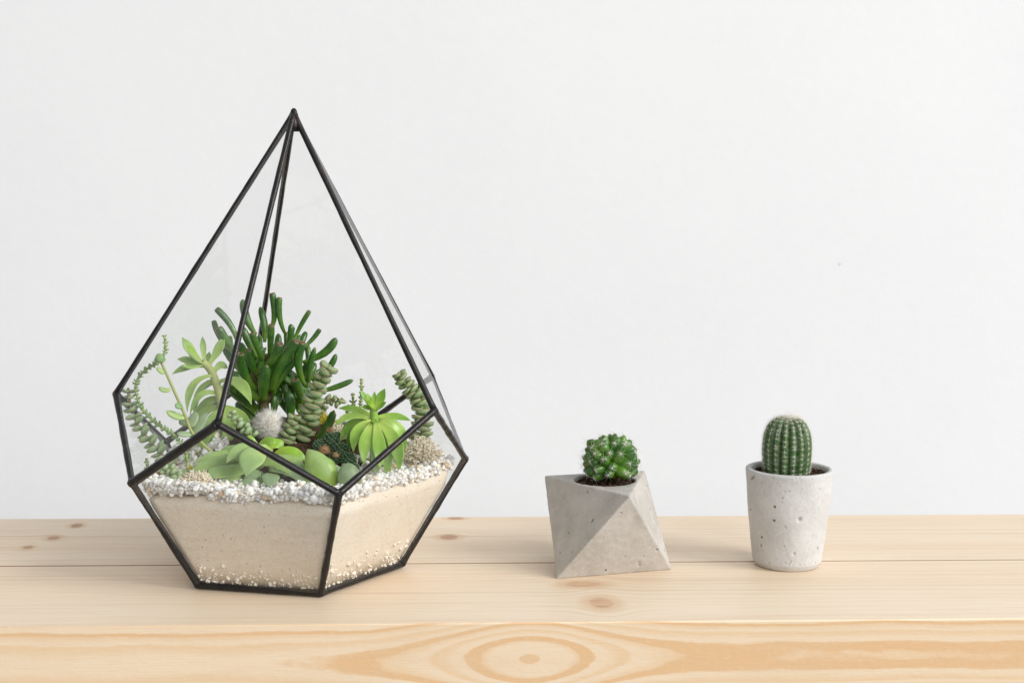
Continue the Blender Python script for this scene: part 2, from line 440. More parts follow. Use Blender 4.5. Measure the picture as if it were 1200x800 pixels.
def tube(mb, path, rad, ns=8, cap=True, rnd=None, wob=0.0):
    path = [Vector(p) for p in path]; n = len(path)
    vs, fs, ts = [], [], []
    up = Vector((0.13, 0.21, 0.97))
    for i, p in enumerate(path):
        T = path[min(i + 1, n - 1)] - path[max(i - 1, 0)]
        T, Sd, N = frame(T, up); 
        r = rad(i / (n - 1)) if callable(rad) else rad
        for k in range(ns):
            a = 2 * PI * k / ns
            rr = r * (1 + (random.uniform(-wob, wob) if wob else 0))
            vs.append(p + (Sd * math.cos(a) + N * math.sin(a)) * rr); ts.append(i / (n - 1))
    for i in range(n - 1):
        for k in range(ns):
            k2 = (k + 1) % ns
            fs.append((i * ns + k, i * ns + k2, (i + 1) * ns + k2, (i + 1) * ns + k))
    if cap:
        vs += [path[0], path[-1]]; ts += [0, 1]; b = n * ns
        for k in range(ns):
            k2 = (k + 1) % ns
            fs.append((b, k2, k)); fs.append((b + 1, (n - 1) * ns + k, (n - 1) * ns + k2))
    return mb.add(vs, fs, ts, None, rnd)

PROF = {
 'pointed': ([0, .08, .25, .45, .60, .72, .83, .92, .97, 1], [.40, .45, .66, .93, 1, .86, .58, .27, .10, .015]),
 'spoon':   ([0, .1, .3, .55, .75, .88, .95, .985, 1], [.30, .34, .55, .90, 1, .86, .58, .30, .05]),
 'blunt':   ([0, .05, .15, .4, .7, .88, .95, .985, 1], [.45, .55, .72, .95, 1, .84, .60, .34, .05]),
 'egg':     ([0, .1, .25, .4, .6, .78, .9, .96, 1], [.72, .88, .98, 1, .88, .62, .36, .18, .04]),
 'oval':    ([0, .05, .15, .35, .6, .8, .92, .98, 1], [.35, .55, .80, .98, 1, .84, .56, .28, .04]),
}
def leaf(mb, base, tip, width, thick, bend=(0, 0, 0), up=(0, -0.6, 0.8), prof='pointed', nl=11, ns=10, chan=0.35, rnd=None, twist=0.0):
    """a fleshy leaf: lofted sections, keeled below and channelled above"""
    b, tp = Vector(base), Vector(tip); bend = Vector(bend); up = Vector(up)
    mid = (b + tp) / 2 + bend * 2
    path = [(1 - s) ** 2 * b + 2 * s * (1 - s) * mid + s * s * tp for s in [i / nl for i in range(nl + 1)]]
    vs, fs, ts, es = [], [], [], []
    xs, ys = PROF[prof]
    for i, p in enumerate(path):
        s = i / nl
        T = path[min(i + 1, nl)] - path[max(i - 1, 0)]
        T, Sd, N = frame(T, up)
        if twist:
            q = Matrix.Rotation(twist * s, 3, T); Sd = q @ Sd; N = q @ N
        pf = interp(xs, ys, s)
        w = width * 0.5 * pf; th = thick * 0.5 * (0.35 + 0.65 * pf) * (1 if s < 0.9 else max(0.06, (1 - s) / 0.1))
        for k in range(ns):
            a = 2 * PI * k / ns
            ca, sa = math.cos(a), math.sin(a)
            up_side = sa > 0
            off = sa * th * (0.55 if up_side else 1.15)
            off += chan * th * (abs(ca) ** 2) * 1.1 - chan * th * 0.4
            vs.append(p + Sd * (ca * w) + N * off); ts.append(s); es.append(max(abs(ca) ** 6, s ** 10))
    for i in range(nl):
        for k in range(ns):
            k2 = (k + 1) % ns
            fs.append((i * ns + k, i * ns + k2, (i + 1) * ns + k2, (i + 1) * ns + k))
    fs.append(tuple(reversed(range(ns)))); fs.append(tuple(nl * ns + k for k in range(ns)))
    return mb.add(vs, fs, ts, es, rnd)

def finger(mb, base, tip, w, bend=(0, 0, 0), up=(0, -1, 0.3), rnd=None, flat=0.8, hollow=True):
    """tubular jade leaf that widens to a cut, hollow tip"""
    b, tp, bend, up = Vector(base), Vector(tip), Vector(bend), Vector(up)
    nl, ns = 12, 10
    mid = (b + tp) / 2 + bend * 2
    ss = [0, .08, .2, .35, .5, .65, .78, .87, .93, .97, 1.0]
    if hollow: rr = [.40, .50, .62, .75, .86, .95, 1, 1, .97, .90, .72]
    else: rr = [.42, .52, .66, .82, .95, 1, .97, .88, .70, .47, .10]
    vs, fs, ts, es = [], [], [], []
    pts = [(1 - s) ** 2 * b + 2 * s * (1 - s) * mid + s * s * tp for s in ss]
    n = len(pts)
    T1 = (pts[-1] - pts[-2]).normalized()
    if hollow: pts.append(pts[-1] - T1 * w * 0.10); rr = rr + [.45]; ss = ss + [1.0]; pts.append(pts[-1] - T1 * w * 0.12); rr = rr + [.08]; ss = ss + [0.9]
    for i, p in enumerate(pts):
        j = min(i, n - 1)
        T = pts[min(j + 1, n - 1)] - pts[max(j - 1, 0)]
        T, Sd, N = frame(T, up)
        for k in range(ns):
            a = 2 * PI * k / ns
            vs.append(p + (Sd * math.cos(a) + N * math.sin(a) * flat) * (w * 0.5 * rr[i]))
            ts.append(ss[i]); es.append(1.0 if hollow and 10 <= i <= n else (0.70 if hollow and i == 9 else 0))
    m_ = len(pts)
    for i in range(m_ - 1):
        for k in range(ns):
            k2 = (k + 1) % ns
            fs.append((i * ns + k, i * ns + k2, (i + 1) * ns + k2, (i + 1) * ns + k))
    fs.append(tuple(reversed(range(ns)))); fs.append(tuple((m_ - 1) * ns + k for k in range(ns)))
    return mb.add(vs, fs, ts, es, rnd)

def spike(mb, p, q, r, rnd=None):
    p, q = Vector(p), Vector(q)
    T, Sd, N = frame(q - p, Vector((0.3, 0.2, 0.9)))
    vs = [p + Sd * r, p - Sd * (r * .5) + N * (r * .87), p - Sd * (r * .5) - N * (r * .87), q]
    return mb.add(vs, [(0, 1, 3), (1, 2, 3), (2, 0, 3)], [0, 0, 0, 1], None, rnd)

def rdir(up=0.0):
    while True:
        v = Vector((random.uniform(-1, 1), random.uniform(-1, 1), random.uniform(-1, 1)))
        if 0.05 < v.length < 1:
            v.normalize()
            if v.z >= up: return v

def ico(sub):
    bm = bmesh.new(); bmesh.ops.create_icosphere(bm, subdivisions=sub, radius=1.0)
    v = np.array([x.co[:] for x in bm.verts]); f = np.array([[l.index for l in q.verts] for q in bm.faces]); bm.free()
    return v, f
ICO1, ICO2 = ico(1), ico(2)
def stone_shapes(n, base, jit):
    out = []
    for i in range(n):
        v, f = base
        off = RNG.normal(size=3) * 9
        d = np.array([mnoise.noise(Vector(p * 1.3 + off)) for p in v])
        u = v * (1 + jit * d)[:, None]
        # knock flat facets off like broken quartz
        for _ in range(6):
            nrm = RNG.normal(size=3); nrm /= np.linalg.norm(nrm); lim = RNG.uniform(0.76, 0.97)
            ex = u @ nrm - lim
            u = u - np.where(ex > 0, ex, 0)[:, None] * nrm
        out.append((u, f))
    return out
def scatter_mesh(name, mat, shapes, pos, size, smooth=False, flat=(.5, .85)):
    """many small stones as one mesh"""
    V, F, R_, b = [], [], [], 0
    for p, s in zip(pos, size):
        v, f = shapes[RNG.integers(len(shapes))]
        q = RNG.normal(size=4); q /= np.linalg.norm(q)
        w, x, y, z = q
        R = np.array([[1 - 2 * (y * y + z * z), 2 * (x * y - z * w), 2 * (x * z + y * w)], [2 * (x * y + z * w), 1 - 2 * (x * x + z * z), 2 * (y * z - x * w)], [2 * (x * z - y * w), 2 * (y * z + x * w), 1 - 2 * (x * x + y * y)]])
        sc3 = np.array([1.0, RNG.uniform(.68, 1), RNG.uniform(*flat)]) * s
        V.append((v * sc3) @ R.T + np.array(p)); F.append(f + b); b += len(v)
        R_.append(np.full(len(v), RNG.random()))
    V, F, R_ = np.concatenate(V), np.concatenate(F), np.concatenate(R_)
    me = bpy.data.meshes.new(name)
    me.vertices.add(len(V)); me.vertices.foreach_set('co', V.astype(np.float32).ravel())
    me.loops.add(F.size); me.loops.foreach_set('vertex_index', F.astype(np.int32).ravel())
    me.polygons.add(len(F)); me.polygons.foreach_set('loop_start', np.arange(0, F.size, 3, dtype=np.int32))
    me.update(calc_edges=True)
    a = me.attributes.new('rnd', 'FLOAT', 'POINT'); a.data.foreach_set('value', R_.astype(np.float32))
    if smooth: me.polygons.foreach_set('use_smooth', [True] * len(me.polygons))
    me.materials.append(MAT[mat])
    o = bpy.data.objects.new(name, me); COL.objects.link(o)
    return o

# ------------------------------------------------------------------ the setting: wall and pine table
TH = math.atan(0.0562)                       # the table is turned a little to the wall behind the camera's axis
TC, TS = math.cos(TH), math.sin(TH)
T0 = Vector((0.0, 0.9126, 0.0))
def tab(p):                                  # world -> table coordinates
    d = Vector(p) - T0
    return (d.x * TC + d.y * TS, -d.x * TS + d.y * TC)

def box_mesh(x0, x1, y0, y1, z0, z1, bev, seg=3, back_bev=None):
    bm = bmesh.new()
    bmesh.ops.create_cube(bm, size=1.0)
    for v in bm.verts:
        v.co = Vector((x0 if v.co.x < 0 else x1, y0 if v.co.y < 0 else y1, z0 if v.co.z < 0 else z1))
    back = [e for e in bm.edges if all(abs(v.co.y - y1) < 1e-6 for v in e.verts)]
    front = [e for e in bm.edges if e not in back and all(abs(v.co.y - y0) < 1e-6 for v in e.verts)]
    bmesh.ops.bevel(bm, geom=back, offset=back_bev or bev, segments=seg, affect='EDGES', profile=0.5)
    front = [e for e in bm.edges if all(abs(v.co.y - y0) < 1e-6 for v in e.verts)]
    bmesh.ops.bevel(bm, geom=front, offset=bev, segments=seg, affect='EDGES', profile=0.5)
    return bm

wall_y = 1.85
bm = bmesh.new()
bmesh.ops.create_grid(bm, x_segments=2, y_segments=2, size=1.0)
for v in bm.verts: v.co = Vector((v.co.x * 4.0, v.co.y * 2.6 + 1.2, 0.0))
me = bpy.data.meshes.new('wall'); bm.to_mesh(me); bm.free(); me.materials.append(MAT['wall'])
wall = bpy.data.objects.new('wall', me); COL.objects.link(wall)
wall.location = (0, wall_y, 0); wall.rotation_euler = (PI / 2, 0, TH)
wall['kind'] = 'structure'
# small scuff on the paint
p = aty(988.5, 311, wall_y); p.y = wall_y + p.x * math.tan(TH)
mb = MB(); v, f = ICO2
mb.add([Vector(p) + Vector((q[0] * .0011 + q[2] * .0007, q[1] * .0005, q[2] * .0013 - q[0] * 0.0006)) for q in v], [tuple(x) for x in f])
sp = mb.build('paint_speck', mat_plain('speck_paint', (0.50, 0.47, 0.42), (0.60, 0.57, 0.52), 300), None)
sp.parent = wall; sp.matrix_parent_inverse = (Matrix.Translation((0, wall_y, 0)) @ Matrix.Rotation(TH, 4, 'Z') @ Matrix.Rotation(PI / 2, 4, 'X')).inverted()

def tp(px, py): return tab(onz(px, py, 0.0))
def knot(px, py, wpx, hpx):
    c = tp(px, py); a = tp(px + wpx / 2, py); b = tp(px, py - hpx / 2)
    return (c[0], c[1], abs(a[0] - c[0]), abs(b[1] - c[1]))
back_knots = [knot(526, 629, 22, 5.5), knot(63, 630, 15, 4.5), knot(90, 615.5, 14, 5), knot(33, 641, 12, 4), knot(534, 607, 20, 3)]
front_knots = [knot(705, 706, 30, 12), knot(683, 684, 42, 6)]
MAT['wood_back'] = mat_wood_top('pine_plank_back', back_knots, 4.0, (tp(33, 641)[1], -0.45, -0.20))
MAT['wood_top'] = mat_wood_top('pine_plank_front', front_knots, 11.0, None, ((0.66, 0.44, 0.28), (0.50, 0.29, 0.17)))
MAT['wood_seam'] = mat_plain('plank_gap_shade', (0.30, 0.19, 0.11), (0.58, 0.42, 0.27), 40, 0.8, 0.3)  # shadow of the gap between planks, painted as darker brown on the edge faces
cf = aty(620, 772, 0.79)
cx_, cz_ = tab((cf.x, cf.y, 0))[0], cf.z
MAT['wood_front'] = mat_wood_front(cx_, cz_)

table = bpy.data.objects.new('table', None); COL.objects.link(table)
table.location = T0; table.rotation_euler = (0, 0, TH); table['kind'] = 'structure'
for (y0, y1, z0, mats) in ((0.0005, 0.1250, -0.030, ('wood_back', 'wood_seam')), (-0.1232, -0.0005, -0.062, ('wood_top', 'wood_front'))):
    bm = box_mesh(-0.62, 0.62, y0, y1, z0, 0.0, 0.0005 if mats[0] == 'wood_back' else 0.0007, 3, 0.0004)
    me = bpy.data.meshes.new('plank'); bm.to_mesh(me); bm.free()
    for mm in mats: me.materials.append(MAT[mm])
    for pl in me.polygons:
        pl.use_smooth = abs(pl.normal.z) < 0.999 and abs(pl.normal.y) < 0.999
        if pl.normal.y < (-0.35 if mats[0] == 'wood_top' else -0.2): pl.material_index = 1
    o = bpy.data.objects.new('plank', me); COL.objects.link(o); o.parent = table

# ------------------------------------------------------------------ glass terrarium
TX, TY, ROT = -0.1299, 0.8979, -1.1901
RP, ZP, RL, ZL, RB, HT = 0.1033, 0.1050, 0.1035, 0.0655, 0.0645, 0.27
TZ0 = 0.0026                                  # the base came holds the glass this far off the table
OBS = {'A': (345, 133), 'P0': (255, 497), 'P1': (509, 481), 'P2': (507, 440), 'P3': (298, 441), 'P4': (136, 461),
       'L0': (397, 578), 'L1': (545, 537), 'L2': (416, 507), 'L3': (194, 518), 'L4': (155, 566),
       'B0': (376, 695), 'B1': (471, 661), 'B4': (232, 686)}
PT = {'A': Vector((TX, TY, HT))}
for i in range(5):
    a = ROT + i * 2 * PI / 5; b = a - PI / 5
    PT['L%d' % i] = Vector((TX + RL * math.cos(a), TY + RL * math.sin(a), ZL))
    PT['B%d' % i] = Vector((TX + RB * math.cos(a), TY + RB * math.sin(a), TZ0))
    PT['P%d' % i] = Vector((TX + RP * math.cos(b), TY + RP * math.sin(b), ZP))
for k, (px, py) in OBS.items():               # hand-soldered: every corner sits a little off the ideal solid
    w = PT[k]
    q = onz(px, py, TZ0) if k[0] == 'B' else aty(px, py, w.y)
    PT[k] = w.lerp(q, 0.85)
terr = thing('terrarium', 'tall faceted teardrop glass terrarium with black metal edges and an open front facet', 'terrarium', (TX, TY, 0))

def bar(a, b, r):
    A, B = PT[a], PT[b]
    n = 36; mb = MB()
    path = [A.lerp(B, i / n) for i in range(n + 1)]
    sd = random.random() * 50
    tube(mb, path, lambda s: r * (1 + 0.16 * mnoise.noise(Vector((s * 5, sd, 0))) + 0.10 * mnoise.noise(Vector((s * 19, sd, 3))) + 0.22 * (abs(2 * s - 1) ** 14)), 12)
    return mb.build('frame_bar', 'came', terr)
for i in range(5):
    j = (i + 1) % 5
    bar('A', 'P%d' % i, 0.0011 if i == 2 else 0.00165)
    bar('P%d' % i, 'L%d' % i, 0.0019); bar('L%d' % i, 'P%d' % j, 0.0011 if i == 1 else 0.0025 if i == 4 else 0.0019)
    bar('L%d' % i, 'B%d' % i, 0.00195); bar('B%d' % i, 'B%d' % j, 0.0017)
def blob(p, r, sx=(1, 1, 1)):
    mb = MB(); v, f = ICO2; sd = random.random() * 40
    mb.add([Vector(p) + Vector((q[0] * sx[0], q[1] * sx[1], q[2] * sx[2])) * r * (1 + .10 * mnoise.noise(Vector(q) * 1.5 + Vector((sd, 0, 0)))) for q in v], [tuple(x) for x in f])
    return mb.build('solder_joint', 'came', terr)
for k, p in PT.items():
    if k != 'A': blob(p, 0.0013 if k == 'P2' else 0.0028 if k == 'L4' else 0.0022 if k[0] != 'B' else 0.0020)
# apex: solder that has run down between the five bars
mb = MB()
tube(mb, [PT['A'] + Vector((0, 0, .0030)), PT['A'] + Vector((0, 0, .0022)), PT['A'] - Vector((0, 0, .0005)), PT['A'] - Vector((0, 0, .004)), PT['A'] - Vector((0, 0, .0075)), PT['A'] - Vector((0, 0, .0105))],
     lambda s: (0.0007, 0.0015, 0.0024, 0.0034, 0.0043, 0.0036)[round(s * 5)], 14, wob=0.06)
mb.build('solder_joint', 'came', terr)

def pane(keys, name='glass_pane'):
    pts = [PT[k] for k in keys]
    c = sum(pts, Vector()) / len(pts)
    nrm = Vector()
    for i in range(len(pts)): nrm += (pts[i] - c).cross(pts[(i + 1) % len(pts)] - c)
    nrm.normalize()
    n = len(pts); h = 0.0009
    # best plane, so the sheet is flat
    flat = [p - nrm * ((p - c).dot(nrm)) for p in pts]
    flat = [c + (p - c) * 0.988 for p in flat]
    vs = [p + nrm * h for p in flat] + [p - nrm * h for p in flat]
    fs = [tuple(range(n)), tuple(reversed(range(n, 2 * n)))] + [(i, i + n, (i + 1) % n + n, (i + 1) % n) for i in range(n)]
    return MB().add(vs, fs).build(name, 'glass', terr, smooth=False)
for i in range(5):
    j = (i + 1) % 5
    if i != 0: pane(['A', 'P%d' % i, 'L%d' % i, 'P%d' % j])           # the front facet is the opening
    pane(['B%d' % ((i - 1) % 5), 'B%d' % i, 'L%d' % i, 'P%d' % i, 'L%d' % ((i - 1) % 5)])
pane(['B%d' % i for i in range(5)])

# ------------------------------------------------------------------ sand, gravel and soil inside
CEN = Vector((TX, TY, 0))
def section(z, inset):
    """pentagon inside the lower panes at height z"""
    out = []
    for i in range(5):
        b, l = PT['B%d' % i], PT['L%d' % i]
        s = (z - b.z) / (l.z - b.z)
        p = b.lerp(l, s); p.z = z
        d = Vector((CEN.x - p.x, CEN.y - p.y, 0))
        out.append(p + d.normalized() * inset / math.cos(PI / 5))
    return out
ZS = 0.0560
def sand_z(x, y):
    return ZS + 0.0016 * mnoise.noise(Vector((x * 28, y * 28, 1.0))) + 0.0009 * mnoise.noise(Vector((x * 90, y * 90, 4.0))) + 0.004 * max(0.0, min(1.0, (x - TX) / 0.1)) 
mb = MB(); vs, fs = [], []; NS = 24
zs = [TZ0 + 0.0012, 0.015, 0.03, 0.042, 0.050]
rings = []
for z in zs + ['top']:
    ring = []
    sec = section(0.0535 if z == 'top' else z, 0.0022)
    for i in range(5):
        for k in range(NS):
            p = sec[i].lerp(sec[(i + 1) % 5], k / NS)
            if z == 'top': p.z = sand_z(p.x, p.y) - 0.001
            ring.append(p)
    rings.append(ring)
for s in (0.93, 0.8, 0.6, 0.35):
    rings.append([Vector((CEN.x + (p.x - CEN.x) * s, CEN.y + (p.y - CEN.y) * s, sand_z(p.x, p.y) + 0.0008)) for p in rings[5]])
n = 5 * NS
for r in rings: vs += r
for a in range(len(rings) - 1):
    for k in range(n): fs.append((a * n + k, a * n + (k + 1) % n, (a + 1) * n + (k + 1) % n, (a + 1) * n + k))
vs += [CEN + Vector((0, 0, ZS)), CEN + Vector((0, 0, zs[0]))]
for k in range(n):
    fs.append(((len(rings) - 1) * n + k, (len(rings) - 1) * n + (k + 1) % n, len(vs) - 2)); fs.append((k, len(vs) - 1, (k + 1) % n))
sand = mb.add(vs, fs).build('sand_bed', 'sand', None)
tag(sand, 'beige sand filling the lower half of the glass terrarium', 'sand', 'stuff')

def inside(x, y, z, inset):
    sec = section(z, inset); c = True
    for i in range(5):
        a, b = sec[i], sec[(i + 1) % 5]
        if (b.x - a.x) * (y - a.y) - (b.y - a.y) * (x - a.x) < 0: return False
    return True
MOUND = Vector((-0.135, 0.925, 0))
def mound_z(x, y):
    d = math.hypot((x - MOUND.x) / 0.074, (y - MOUND.y) / 0.070)
    return 0.054 + 0.031 * max(0.0, 1 - d * d) ** 0.8 + 0.0022 * mnoise.noise(Vector((x * 70, y * 70, 7)))
# gravel over the sand, heaped towards the panes
pos, size = [], []
tries = 0
while len(pos) < 7000 and tries < 90000:
    tries += 1
    i = random.randrange(5); e = random.random()
    sec = section(0.060, 0.0034)
    edge = sec[i].lerp(sec[(i + 1) % 5], e)
    s = random.random() ** 1.6 * 0.50
    p = edge.lerp(CEN, s)
    lay = random.random()
    nz = mnoise.noise(Vector((p.x * 35, p.y * 35, 9)))
    top = 0.0052 + 0.0026 * nz + 0.002 * max(0, 1 - s / 0.12)
    z = max(sand_z(p.x, p.y), mound_z(p.x, p.y) - .002) + 0.0006 + lay * top
    if i == 4 and s < 0.3:
        z += 0.002 * math.sin(e * 9) * (1 - s)
    if math.hypot((p.x - MOUND.x) / 0.074, (p.y - MOUND.y) / 0.070) < 0.52: continue
    r = random.choice((0.0009, 0.0012, 0.0014, 0.0016, 0.0019, 0.0022, 0.0026)) * random.uniform(0.85, 1.15)
    if not inside(p.x, p.y, min(z, 0.0645), 0.0022 + r * 0.75): continue
    pos.append((p.x, p.y, z)); size.append(r)
shapes = stone_shapes(14, ICO2, 0.55)
gr = scatter_mesh('white_gravel', 'gravel', shapes, pos, size, smooth=True)
try:
    gr.data.set_sharp_from_angle(angle=math.radians(55))
except Exception: pass
tag(gr, 'white quartz gravel spread over the sand inside the glass terrarium', 'gravel', 'stuff')
# crushed shell band pressed against the panes at the foot of the sand
pos, size = [], []
while len(pos) < 650:
    i = random.randrange(5); e = random.uniform(0.02, 0.98)
    hmax = 0.0085 + 0.004 * mnoise.noise(Vector((i * 7 + e * 6, 2, 2))) + (0.004 if i == 0 else 0)
    z = TZ0 + 0.0016 + random.random() ** 1.7 * hmax * 1.25
    sec = section(z, 0.0023)
    p = sec[i].lerp(sec[(i + 1) % 5], e)
    pos.append((p.x, p.y, p.z)); size.append(random.choice((0.0008, 0.0011, 0.0015, 0.0020)))
ch = scatter_mesh('gravel_chips', 'chips', stone_shapes(8, ICO1, 0.9), pos, size, flat=(.2, .5))
tag(ch, 'thin band of cream stone chips at the foot of the sand behind glass', 'gravel', 'stuff')
# soil mound in the middle
mb = MB(); vs, fs = [], []; NR, NA = 14, 48
for a in range(NR + 1):
    for k in range(NA):
        s = a / NR; an = 2 * PI * k / NA
        x, y = MOUND.x + 0.070 * s * math.cos(an), MOUND.y + 0.066 * s * math.sin(an)
        vs.append((x, y, mound_z(x, y) + 0.0012 * mnoise.noise(Vector((x * 300, y * 300, 3)))))
for a in range(NR):
    for k in range(NA): fs.append((a * NA + k, (a + 1) * NA + k, (a + 1) * NA + (k + 1) % NA, a * NA + (k + 1) % NA))
soil = mb.add(vs, fs).build('soil_mound', 'soil', None)
tag(soil, 'dark soil heaped under the succulents in the glass terrarium', 'soil', 'stuff')

# ------------------------------------------------------------------ plants in the terrarium
def Z2(zx, zy, y): return aty(250 + zx / 3.81, 330 + zy / 3.81, y)      # readings taken from enlarged views
def Z1(zx, zy, y): return aty(120 + zx / 3.2, 330 + zy / 3.2, y)
def Z3(zx, zy, y): return aty(370 + zx / 4.21, 410 + zy / 4.21, y)
def Z4(zx, zy, y): return aty(140 + zx / 3.636, 490 + zy / 3.636, y)
def Z5(zx, zy, y): return aty(290 + zx / 6.67, 460 + zy / 6.67, y)

# --- dark finger jade
Y = 0.925
base = Vector((Z2(228, 610, Y).x, Y, 0)); base.z = mound_z(base.x, base.y) - 0.002
jade = thing('finger_jade', 'tall dark green jade plant with finger-shaped leaves in the middle of the terrarium', 'succulent', base)
fork = Z2(225, 520, Y)
mb = MB(); tube(mb, bez([base, base.lerp(fork, .5) + Vector((.0006, 0, 0)), fork], 8), lambda s: 0.0032 - 0.0006 * s, 10, wob=0.05); mb.build('trunk', 'jade_stem', jade)
hub = {'L': Z2(170, 410, Y - .004), 'C': Z2(240, 400, Y), 'R': Z2(330, 370, Y + .004), 'K': Z2(240, 330, Y + .012)}
for k, h in hub.items():
    mb = MB(); tube(mb, bez([fork - Vector((0, 0, .003)), fork.lerp(h, .5) + Vector((0, .002, 0)), h], 8), lambda s: 0.0030 - 0.0012 * s, 8, wob=0.06); mb.build('branch', 'jade_stem', jade)
base2 = Z2(395, 640, Y + .01); h2 = Z2(400, 470, Y + .012)
b0 = base2.copy(); b0.z = mound_z(b0.x, b0.y) - .004
mb = MB(); tube(mb, bez([b0, base2, h2], 10), lambda s: 0.0030 - 0.0010 * s, 8, wob=0.06); mb.build('branch', 'jade_stem', jade)
JL = [  # tip, base, width (enlarged pixels), depth of tip and base, hollow tip
 ((12,120),(110,290),30,.004,1),((22,205),(120,350),38,-.006,1),((2,175),(60,300),26,.010,1),((130,78),(190,235),36,.010,0),((208,112),(228,270),32,.006,0),((262,50),(256,215),30,.002,1),((296,70),(325,240),27,.000,1),
 ((258,192),(248,330),31,-.016,1),((172,228),(215,350),29,-.018,1),((430,130),(360,270),22,.002,1),((345,188),(318,320),30,-.004,0),((362,202),(345,300),22,.006,0),
 ((476,212),(395,300),22,.006,1),((548,250),(400,360),38,-.004,0),((415,222),(390,310),28,.010,0),((298,275),(190,410),36,-.020,1),((118,318),(195,485),44,-.026,1),
 ((372,262),(262,490),44,-.018,1),((398,268),(408,460),40,-.016,1),((548,322),(440,440),28,-.004,0),((625,438),(470,490),26,.000,0),
 ((455,292),(430,450),27,-.008,0),((305,318),(255,490),54,-.014,0),((382,335),(262,505),36,-.006,0),((85,400),(205,525),60,-.006,0),((240,372),(230,530),50,-.020,0),
 ((362,436),(388,540),42,-.016,1),((332,488),(335,625),44,-.004,0),((266,500),(262,600),34,.004,0),((130,200),(195,340),34,.000,0),((45,250),(150,420),44,.010,0),
 ((150,420),(215,520),50,.008,0),((290,230),(262,360),34,.014,0),((360,330),(300,430),40,.010,0),((120,270),(200,400),40,.014,0),((455,360),(415,470),34,.010,0),
 ((70,480),(190,590),50,.016,0),((160,300),(205,430),34,-.012,1),((395,420),(380,560),40,.006,0),((310,400),(245,520),44,.012,0),((200,330),(225,450),36,.016,0),((100,540),(190,620),52,.020,0)]
rj = random.Random(21)
for k in range(34):
    h = rj.choice(((150, 360), (200, 380), (240, 330), (300, 360), (340, 320), (390, 420)))
    an = rj.uniform(-2.9, -0.25); L_ = rj.uniform(70, 150)
    JL.append(((h[0] + math.cos(an) * L_ * 0.85, h[1] + math.sin(an) * L_), (h[0] - math.cos(an) * 20, h[1] + 60), rj.uniform(20, 32), rj.uniform(.002, .034), int(rj.random() < .4)))
for k in range(26):
    x0, y0 = rj.uniform(190, 430), rj.uniform(500, 600)
    JL.append(((x0 + rj.uniform(-70, 60), y0 - rj.uniform(70, 130)), (x0, y0), rj.uniform(26, 42), rj.uniform(.004, .030), 0))
for k, (tpx, bpx, w, dz, hol) in enumerate(JL):
    yb = Y + dz * 0.35
    tpp, bp = Z2(*tpx, Y + dz), Z2(*bpx, yb)
    L = (tpp - bp).length
    bend = Vector((random.uniform(-.12, .12), random.uniform(-.06, .06), random.uniform(-.10, .02))) * L
    mb = MB(); finger(mb, bp, tpp, w / 3.81 * PX * 1.08, bend, flat=0.85 if w < 42 else 0.6, hollow=bool(hol))
    mb.build('leaf', 'jade', jade)
# the single dark leaf that leans right
low = thing('fallen_jade_leaf', 'single dark green paddle leaf leaning right beside the stacked button succulent', 'leaf', Z2(425, 735, .90))
mb = MB(); leaf(mb, Z2(420, 740, .90), Z2(540, 572, .895), 46 / 3.81 * PX, .005, (.002, 0, -.001), prof='blunt', chan=0.15); mb.build('blade', 'jade', low)

def rosette(o, mat, leaves, Zf, scale, Y, thick=0.28, prof='pointed', chan=0.5, wk=1.0):
    for L in leaves:
        (bx, by), (tx, ty), w, dyb, dyt = L[:5]
        bend = L[5] if len(L) > 5 else (0, 0, .0)
        pr = L[6] if len(L) > 6 else prof
        mt = L[7] if len(L) > 7 else mat
        b, t = Zf(bx, by, Y + dyb), Zf(tx, ty, Y + dyt)
        W = w / scale * PX * wk * random.uniform(.92, 1.06)
        mb = MB()
        leaf(mb, b, t, W, min(W * thick + .0008, .0055), bend, (random.uniform(-.2, .2), -0.75, 0.62), pr, chan=chan, nl=13, ns=12)
        mb.build('leaf', mt, o)

